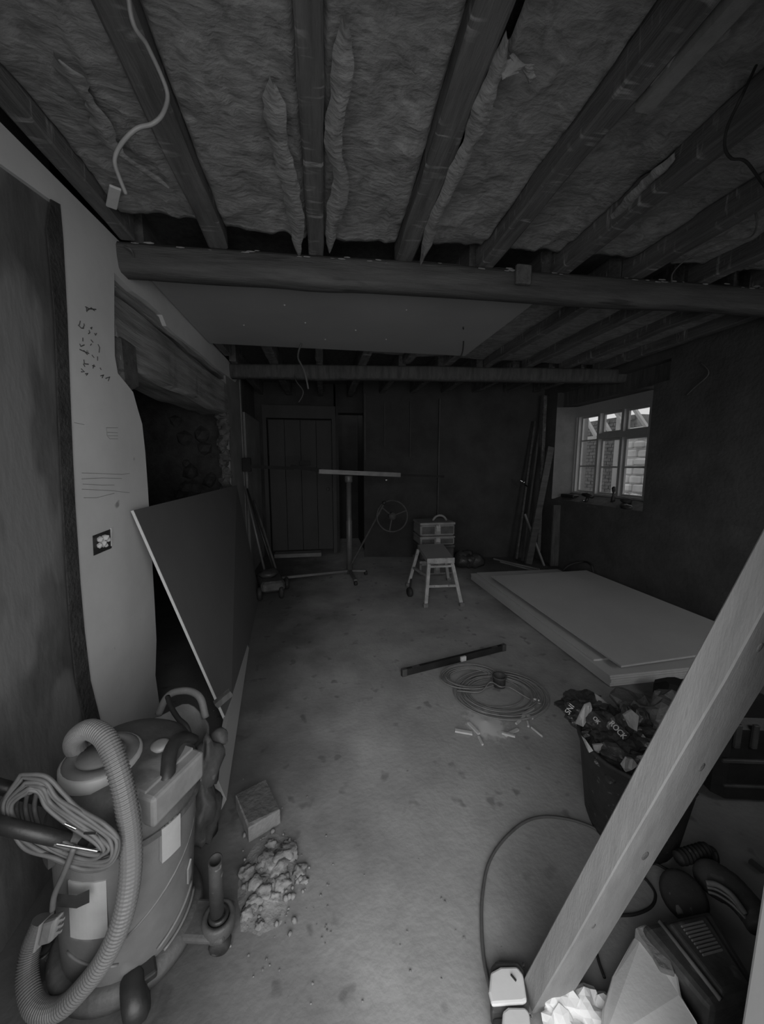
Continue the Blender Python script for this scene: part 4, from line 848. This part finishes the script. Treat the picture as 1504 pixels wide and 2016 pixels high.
b2_ = crumple(pt(1190, 1445, 1.55), .095, 5, 'bag_dark', 'dark bag in the middle of the tub, left of the lettered one', (1, 1, .8))
b3_ = crumple(pt(1238, 1445, 1.50), .095, 9, 'bag_dark', 'dark bag with white lettering in the tub next to the leaning timber', (.9, 1, 1.0))
b4_ = crumple(pt(1290, 1430, 1.58), .13, 14, 'bag_grey', 'grey bag at the back of the tub, partly behind the leaning timber', (1.1, .9, .9))
b5_ = crumple(pt(1240, 1500, 1.42), .085, 21, 'bag_dark', 'black bag pressed down at the front of the tub', (1.2, 1, .6))
def scrap(px, d, m_, lab, name='bag_fold'):
    pts = [pt(x, y, d + dd) for x, y, dd in px]; o = build(MB().prism(pts, CR @ V((.0, .0, -.008))), name, m_, None); tag(o, lab, 'plastic scrap'); return o
scrap([(1152, 1388, 0), (1163, 1384, -.01), (1166, 1395, .01), (1160, 1412, 0), (1148, 1431, .0), (1134, 1425, -.01), (1142, 1408, .01)], 1.565, 'bag_white', 'white crumpled plastic scrap on the left bag in the tub')
scrap([(1172, 1366, 0), (1182, 1372, 0), (1198, 1386, .02), (1209, 1399, .02), (1180, 1401, 0)], 1.66, 'bag_white', 'pointed pale plastic flap standing up at the back left of the tub')
scrap([(1168, 1467, 0), (1194, 1464, .01), (1196, 1482, .01), (1172, 1483, 0)], 1.44, 'bag_white', 'small striped white scrap at the front left rim of the tub')
scrap([(1146, 1450, 0), (1152, 1455, 0), (1168, 1478, -.02), (1160, 1482, -.02)], 1.455, 'bag_white', 'narrow pale strip inside the left rim of the tub')
scrap([(1224, 1507, 0), (1234, 1492, 0), (1246, 1494, .02), (1256, 1507, .02), (1244, 1516, .0), (1232, 1520, -.02)], 1.30, 'bag_white', 'crumpled white paper at the front rim of the tub beside the timber')
scrap([(1228, 1408, 0), (1244, 1398, .02), (1258, 1410, .02), (1254, 1440, 0), (1240, 1432, -.01)], 1.385, 'bag_white', 'silvery fold at the top of the lettered bag')
def lettering(txt, p, q, d0, d1, size, bag, m_='letter'):
    cu = bpy.data.curves.new('text', 'FONT'); cu.body = txt; cu.size = size; cu.align_x = 'LEFT'; cu.extrude = .0012
    to = bpy.data.objects.new('text', cu); COL.objects.link(to); dg = bpy.context.evaluated_depsgraph_get(); me = bpy.data.meshes.new_from_object(to.evaluated_get(dg)); bpy.data.objects.remove(to)
    a, b = pt(p[0], p[1], d0), pt(q[0], q[1], d1); x = (b - a).normalized(); n = (EYE - a).normalized(); n = (n - x * n.dot(x)).normalized(); y = n.cross(x)
    mw = Matrix(((x.x, y.x, n.x, a.x), (x.y, y.y, n.y, a.y), (x.z, y.z, n.z, a.z), (0, 0, 0, 1)))
    mb = MB(); mb.v = [mw @ v.co for v in me.vertices]; mb.f = [list(f.vertices) for f in me.polygons]; return build(mb, 'lettering', m_, bag)
lettering('SNI', (1120, 1408), (1136, 1384), 1.56, 1.56, .030, b1_); lettering('ROCK', (1198, 1424), (1234, 1464), 1.36, 1.36, .029, b3_); lettering('OK', (1166, 1414), (1184, 1434), 1.43, 1.43, .022, b2_)
# things in the shade to the right
cr_ = empty('black_crate', (1.90, 1.28, 0), 'tall black plastic crate in shadow at the right edge behind the timber', 'crate')
build(MB().rbox((1.91, 1.29, .20), .19, .14, .20, R(-12), .12), 'body', 'black', cr_)
for k in range(5): build(MB().rbox(V((1.91, 1.29, .34)) + Matrix.Rotation(R(-12), 3, 'Z') @ V((-.14 + .07 * k, -.145, 0)), .012, .008, .055, R(-12), .2), 'rib', 'black_dust', cr_)
build(MB().rbox(V((1.91, 1.29, .22)) + Matrix.Rotation(R(-12), 3, 'Z') @ V((0, -.143, 0)), .19, .006, .008, R(-12), .2), 'band', 'black_dust', cr_)
build(MB().rbox(V((1.91, 1.29, .10)) + Matrix.Rotation(R(-12), 3, 'Z') @ V((0, -.143, 0)), .17, .006, .006, R(-12), .2), 'band', 'black_dust', cr_)
bx = MB().rbox((2.18, 1.82, .072), .11, .10, .072, R(-8), .3)
thing(bx, 'black_bag', 'black', 'black boxy tool bag on the floor in front of the sheet stack', 'bag')
# ================================================================== CABLES ON FLOOR (right)
cable([at(x, y, 2, .007) for x, y in [(985, 2030), (968, 1960), (953, 1890), (948, 1820), (950, 1760), (962, 1700), (990, 1655), (1030, 1620), (1070, 1608), (1120, 1613), (1165, 1628), (1200, 1650), (1235, 1668)]], .0055, 'floor_cable', 'cable', 'grey cable curving over the floor from the bottom edge to the black tub')
cable([at(x, y, 2, .006) for x, y in [(1345, 1725), (1310, 1710), (1285, 1700)]] + [at(x, y, 2, .006) for x, y in [(1262, 1720), (1275, 1735), (1290, 1760), (1282, 1785), (1250, 1800), (1210, 1804), (1180, 1822), (1170, 1850), (1178, 1890), (1190, 1925)]], .0045, 'floor_cable', 'cable_dark', 'black flex looping on the floor right of the leaning timber')
# ================================================================== POWER TOOL
gz = .07
pw = empty('power_tool', at(1430, 1760, 2, 0), 'dark corded power tool with a ribbed side handle lying in the right foreground', 'power tool')
g0, g1 = at(1335, 1690, 2, .10), at(1392, 1672, 2, .10)
grip = MB(); gp = [g0.lerp(g1, t / 40) for t in range(41)]; grip.tube(gp, [.021 + (.0035 if (i % 5) < 2 else -.001) if 4 < i < 38 else .022 for i in range(41)], 14); build(grip, 'side_handle', 'rubber', pw, smooth=True, label='black ribbed side handle')
build(MB().tube(spline([g1, at(1402, 1676, 2, .095), at(1406, 1690, 2, .085), at(1405, 1706, 2, .07)], 6), .015, 10), 'handle_neck', 'black', pw, smooth=True)
bd = MB(); bd.tube(spline([at(1392, 1715, 2, .08), at(1405, 1730, 2, .085), at(1440, 1752, 2, .085), at(1478, 1792, 2, .08), at(1502, 1830, 2, .07)], 8), [.040, .045, .048, .050, .052, .052, .052, .052, .052, .052, .052, .052, .052, .052, .050, .050, .050, .048, .048, .046, .046, .045, .045, .045, .044, .044, .044, .044, .042, .042, .042, .042, .040], 18); build(bd, 'body', 'black_dust', pw, smooth=True)
for k, r_ in enumerate((.0, .018, .036)):
    build(MB().tube(spline([at(1390 + 2 * k, 1738 + 9 * k, 2, .135 - .012 * k), at(1412, 1742 + 10 * k, 2, .140 - .012 * k), at(1440, 1762 + 9 * k, 2, .140 - .012 * k), at(1468, 1800 + 4 * k, 2, .130 - .012 * k)], 8), .008 if k == 0 else .004, 8), 'body_stripe', 'grey_plastic', pw, smooth=True)
gd = at(1345, 1765, 2, .05); build(MB().lathe([(0, 0), (.06, 0), (.066, .008), (.066, .03), (.055, .036), (0, .036)], gd, 24, axis=(-.5, -.4, .8)), 'disc_guard', 'rubber', pw, smooth=True)
build(MB().tube([at(1328, 1770, 2, .05), at(1340, 1800, 2, .045)], .010, 8), 'guard_lever', 'grey_plastic', pw, smooth=True)
thing(MB().beam(at(1476, 1694, 2, .012), at(1504, 1716, 2, .012), .018, .012), 'steel_bit', 'steel', 'small bright steel bit on the shaded floor at the right edge', 'tool')
# black case with vented lid
cA, cB, cC = at(1266, 1815, 2, .17), at(1398, 1788, 2, .17), at(1350, 1960, 2, .17)
ex = V((.145, .012, 0)); cc0 = V((1.06, .655, 0))
tcx = empty('dusty_tool_case', (1.03, .70, 0), 'dusty black tool case with a ribbed panel in its lid at lower right', 'tool case')
kA, kB, kC, kD = at(1262, 1818, 2, .16), at(1400, 1788, 2, .16), at(1500, 1950, 2, .15), at(1400, 1985, 2, .15)
build(MB().hexa([V((p.x, p.y, .0)) for p in (kA, kD, kC, kB)] + [kA, kD, kC, kB]), 'body', 'black_dust', tcx, bevel=.016)
def kk(u, v, z=.003): 
    p = kA.lerp(kB, u).lerp(kD.lerp(kC, u), v); return V((p.x, p.y, p.z + z))
build(MB().hexa([kk(.30, .07, -.01), kk(.30, .95, -.01), kk(.86, .95, -.01), kk(.86, .07, -.01), kk(.32, .10, .010), kk(.32, .92, .010), kk(.84, .92, .010), kk(.84, .10, .010)]), 'lid_panel', 'black_dust', tcx, bevel=.006)
for k in range(9):
    v0 = .17 + .045 * k; build(MB().hexa([kk(.42, v0, .009), kk(.42, v0 + .020, .009), kk(.76, v0 + .020, .009), kk(.76, v0, .009), kk(.43, v0, .014), kk(.43, v0 + .020, .014), kk(.75, v0 + .020, .014), kk(.75, v0, .014)]), 'rib', 'grey_plastic', tcx)
build(MB().tube([kk(.24, .02, .0), kk(.24, .96, .0)], .006, 8), 'lid_edge', 'grey_plastic', tcx, smooth=True)
# broken stone slab and lumps
sl = [(1247, 1846, .10), (1262, 1838, .12), (1300, 1870, .13), (1335, 1918, .13), (1342, 1960, .125), (1372, 2010, .12), (1390, 2060, .10), (1180, 2060, .10), (1186, 1985, .09), (1205, 1920, .095)]
tp = [at(x, y, 2, z) for x, y, z in sl]
slab = empty('stone_slab', V((.86, .66, 0)), 'bright broken white stone slab in the bottom right foreground', 'stone')
sm = MB(); n_ = len(tp); sm.add([V((p.x, p.y, 0)) for p in tp] + tp, [list(range(n_))[::-1], list(range(n_, 2 * n_))] + [(i, (i + 1) % n_, n_ + (i + 1) % n_, n_ + i) for i in range(n_)])
build(sm, 'face', 'stone_white', slab, bevel=.006)
el = [(1250, 1826, .14), (1272, 1818, .14), (1292, 1840, .145), (1318, 1885, .15), (1330, 1917, .14), (1300, 1908, .13), (1285, 1880, .13), (1262, 1848, .13)]
tp2 = [at(x, y, 2, z) for x, y, z in el]; n_ = len(tp2)
build(MB().add([V((p.x, p.y, .08)) for p in tp2] + tp2, [list(range(n_))[::-1], list(range(n_, 2 * n_))] + [(i, (i + 1) % n_, n_ + (i + 1) % n_, n_ + i) for i in range(n_)]), 'broken_edge', 'rubble', slab, bevel=.004, label='rough broken edge of the slab')
for i, (x, y, z, r, sq, lab) in enumerate([(1098, 1955, .045, .062, (1.0, .9, .8), 'large white stone lump at the foot of the leaning timber'), (1150, 1985, .040, .055, (1.1, .8, .8), 'white stone lump between the slab and the timber foot'), (1195, 2006, .03, .045, (1, 1, .8), 'white stone lump at the bottom edge against the slab'), (1120, 2030, .03, .05, (1.2, .9, .7), 'nearest white stone lump at the bottom edge')]):
    p = at(x, y, 2, z); p.z = r * .55; thing(MB().rock(p, r, seed=i + 80, sub=3, rough=.55, squash=sq, flat=.55), 'stone_lump', 'stone_white', lab, 'stone', 'white stone lumps at the timber foot')
# white plastic charger-like case
j0 = at(1008, 1960, 2, .03); jr = R(12)
jg = empty('white_plastic_case', V((j0.x, j0.y, 0)), 'white rounded plastic case with a dark rim at the bottom edge', 'case')
q = [at(x, y, 2, .065) for x, y in [(964, 1898), (975, 1884), (1020, 1884), (1034, 1900), (1044, 1972), (1040, 1976), (985, 1982), (968, 1985)]]
build(MB().prism([V((p.x, p.y, .002)) for p in q], (0, 0, .052)), 'body', 'black_dust', jg, bevel=.008)
q2 = [at(x, y, 2, .070) for x, y in [(966, 1911), (985, 1901), (1018, 1900), (1030, 1915), (1038, 1968), (1030, 1972), (968, 1976), (962, 1950)]]
build(MB().prism([V((p.x, p.y, .054)) for p in q2], (0, 0, .014)), 'lid', 'white', jg, bevel=.006)
q3 = [at(x, y, 2, .070) for x, y in [(990, 1988), (1000, 1980), (1034, 1980), (1042, 1990), (1048, 2050), (985, 2050)]]
build(MB().prism([V((p.x, p.y, .03)) for p in q3], (0, 0, .038)), 'lower_lid', 'white', jg, bevel=.006)
q4 = [at(x, y, 2, .066) for x, y in [(972, 1980), (1042, 1975), (1052, 2060), (968, 2060)]]
build(MB().prism([V((p.x, p.y, .002)) for p in q4], (0, 0, .030)), 'lower_body', 'black_dust', jg, bevel=.006)
build(MB().tube([at(1006, 1919, 2, .0705), at(1016, 1931, 2, .0705)], .003, 6), 'keyhole', 'black', jg)
build(MB().rock(at(1031, 1900, 2, .066), .006, sub=1), 'screw', 'chrome', jg)
build(MB().rock(at(1045, 2001, 2, .06), .006, sub=1), 'screw', 'chrome', jg)
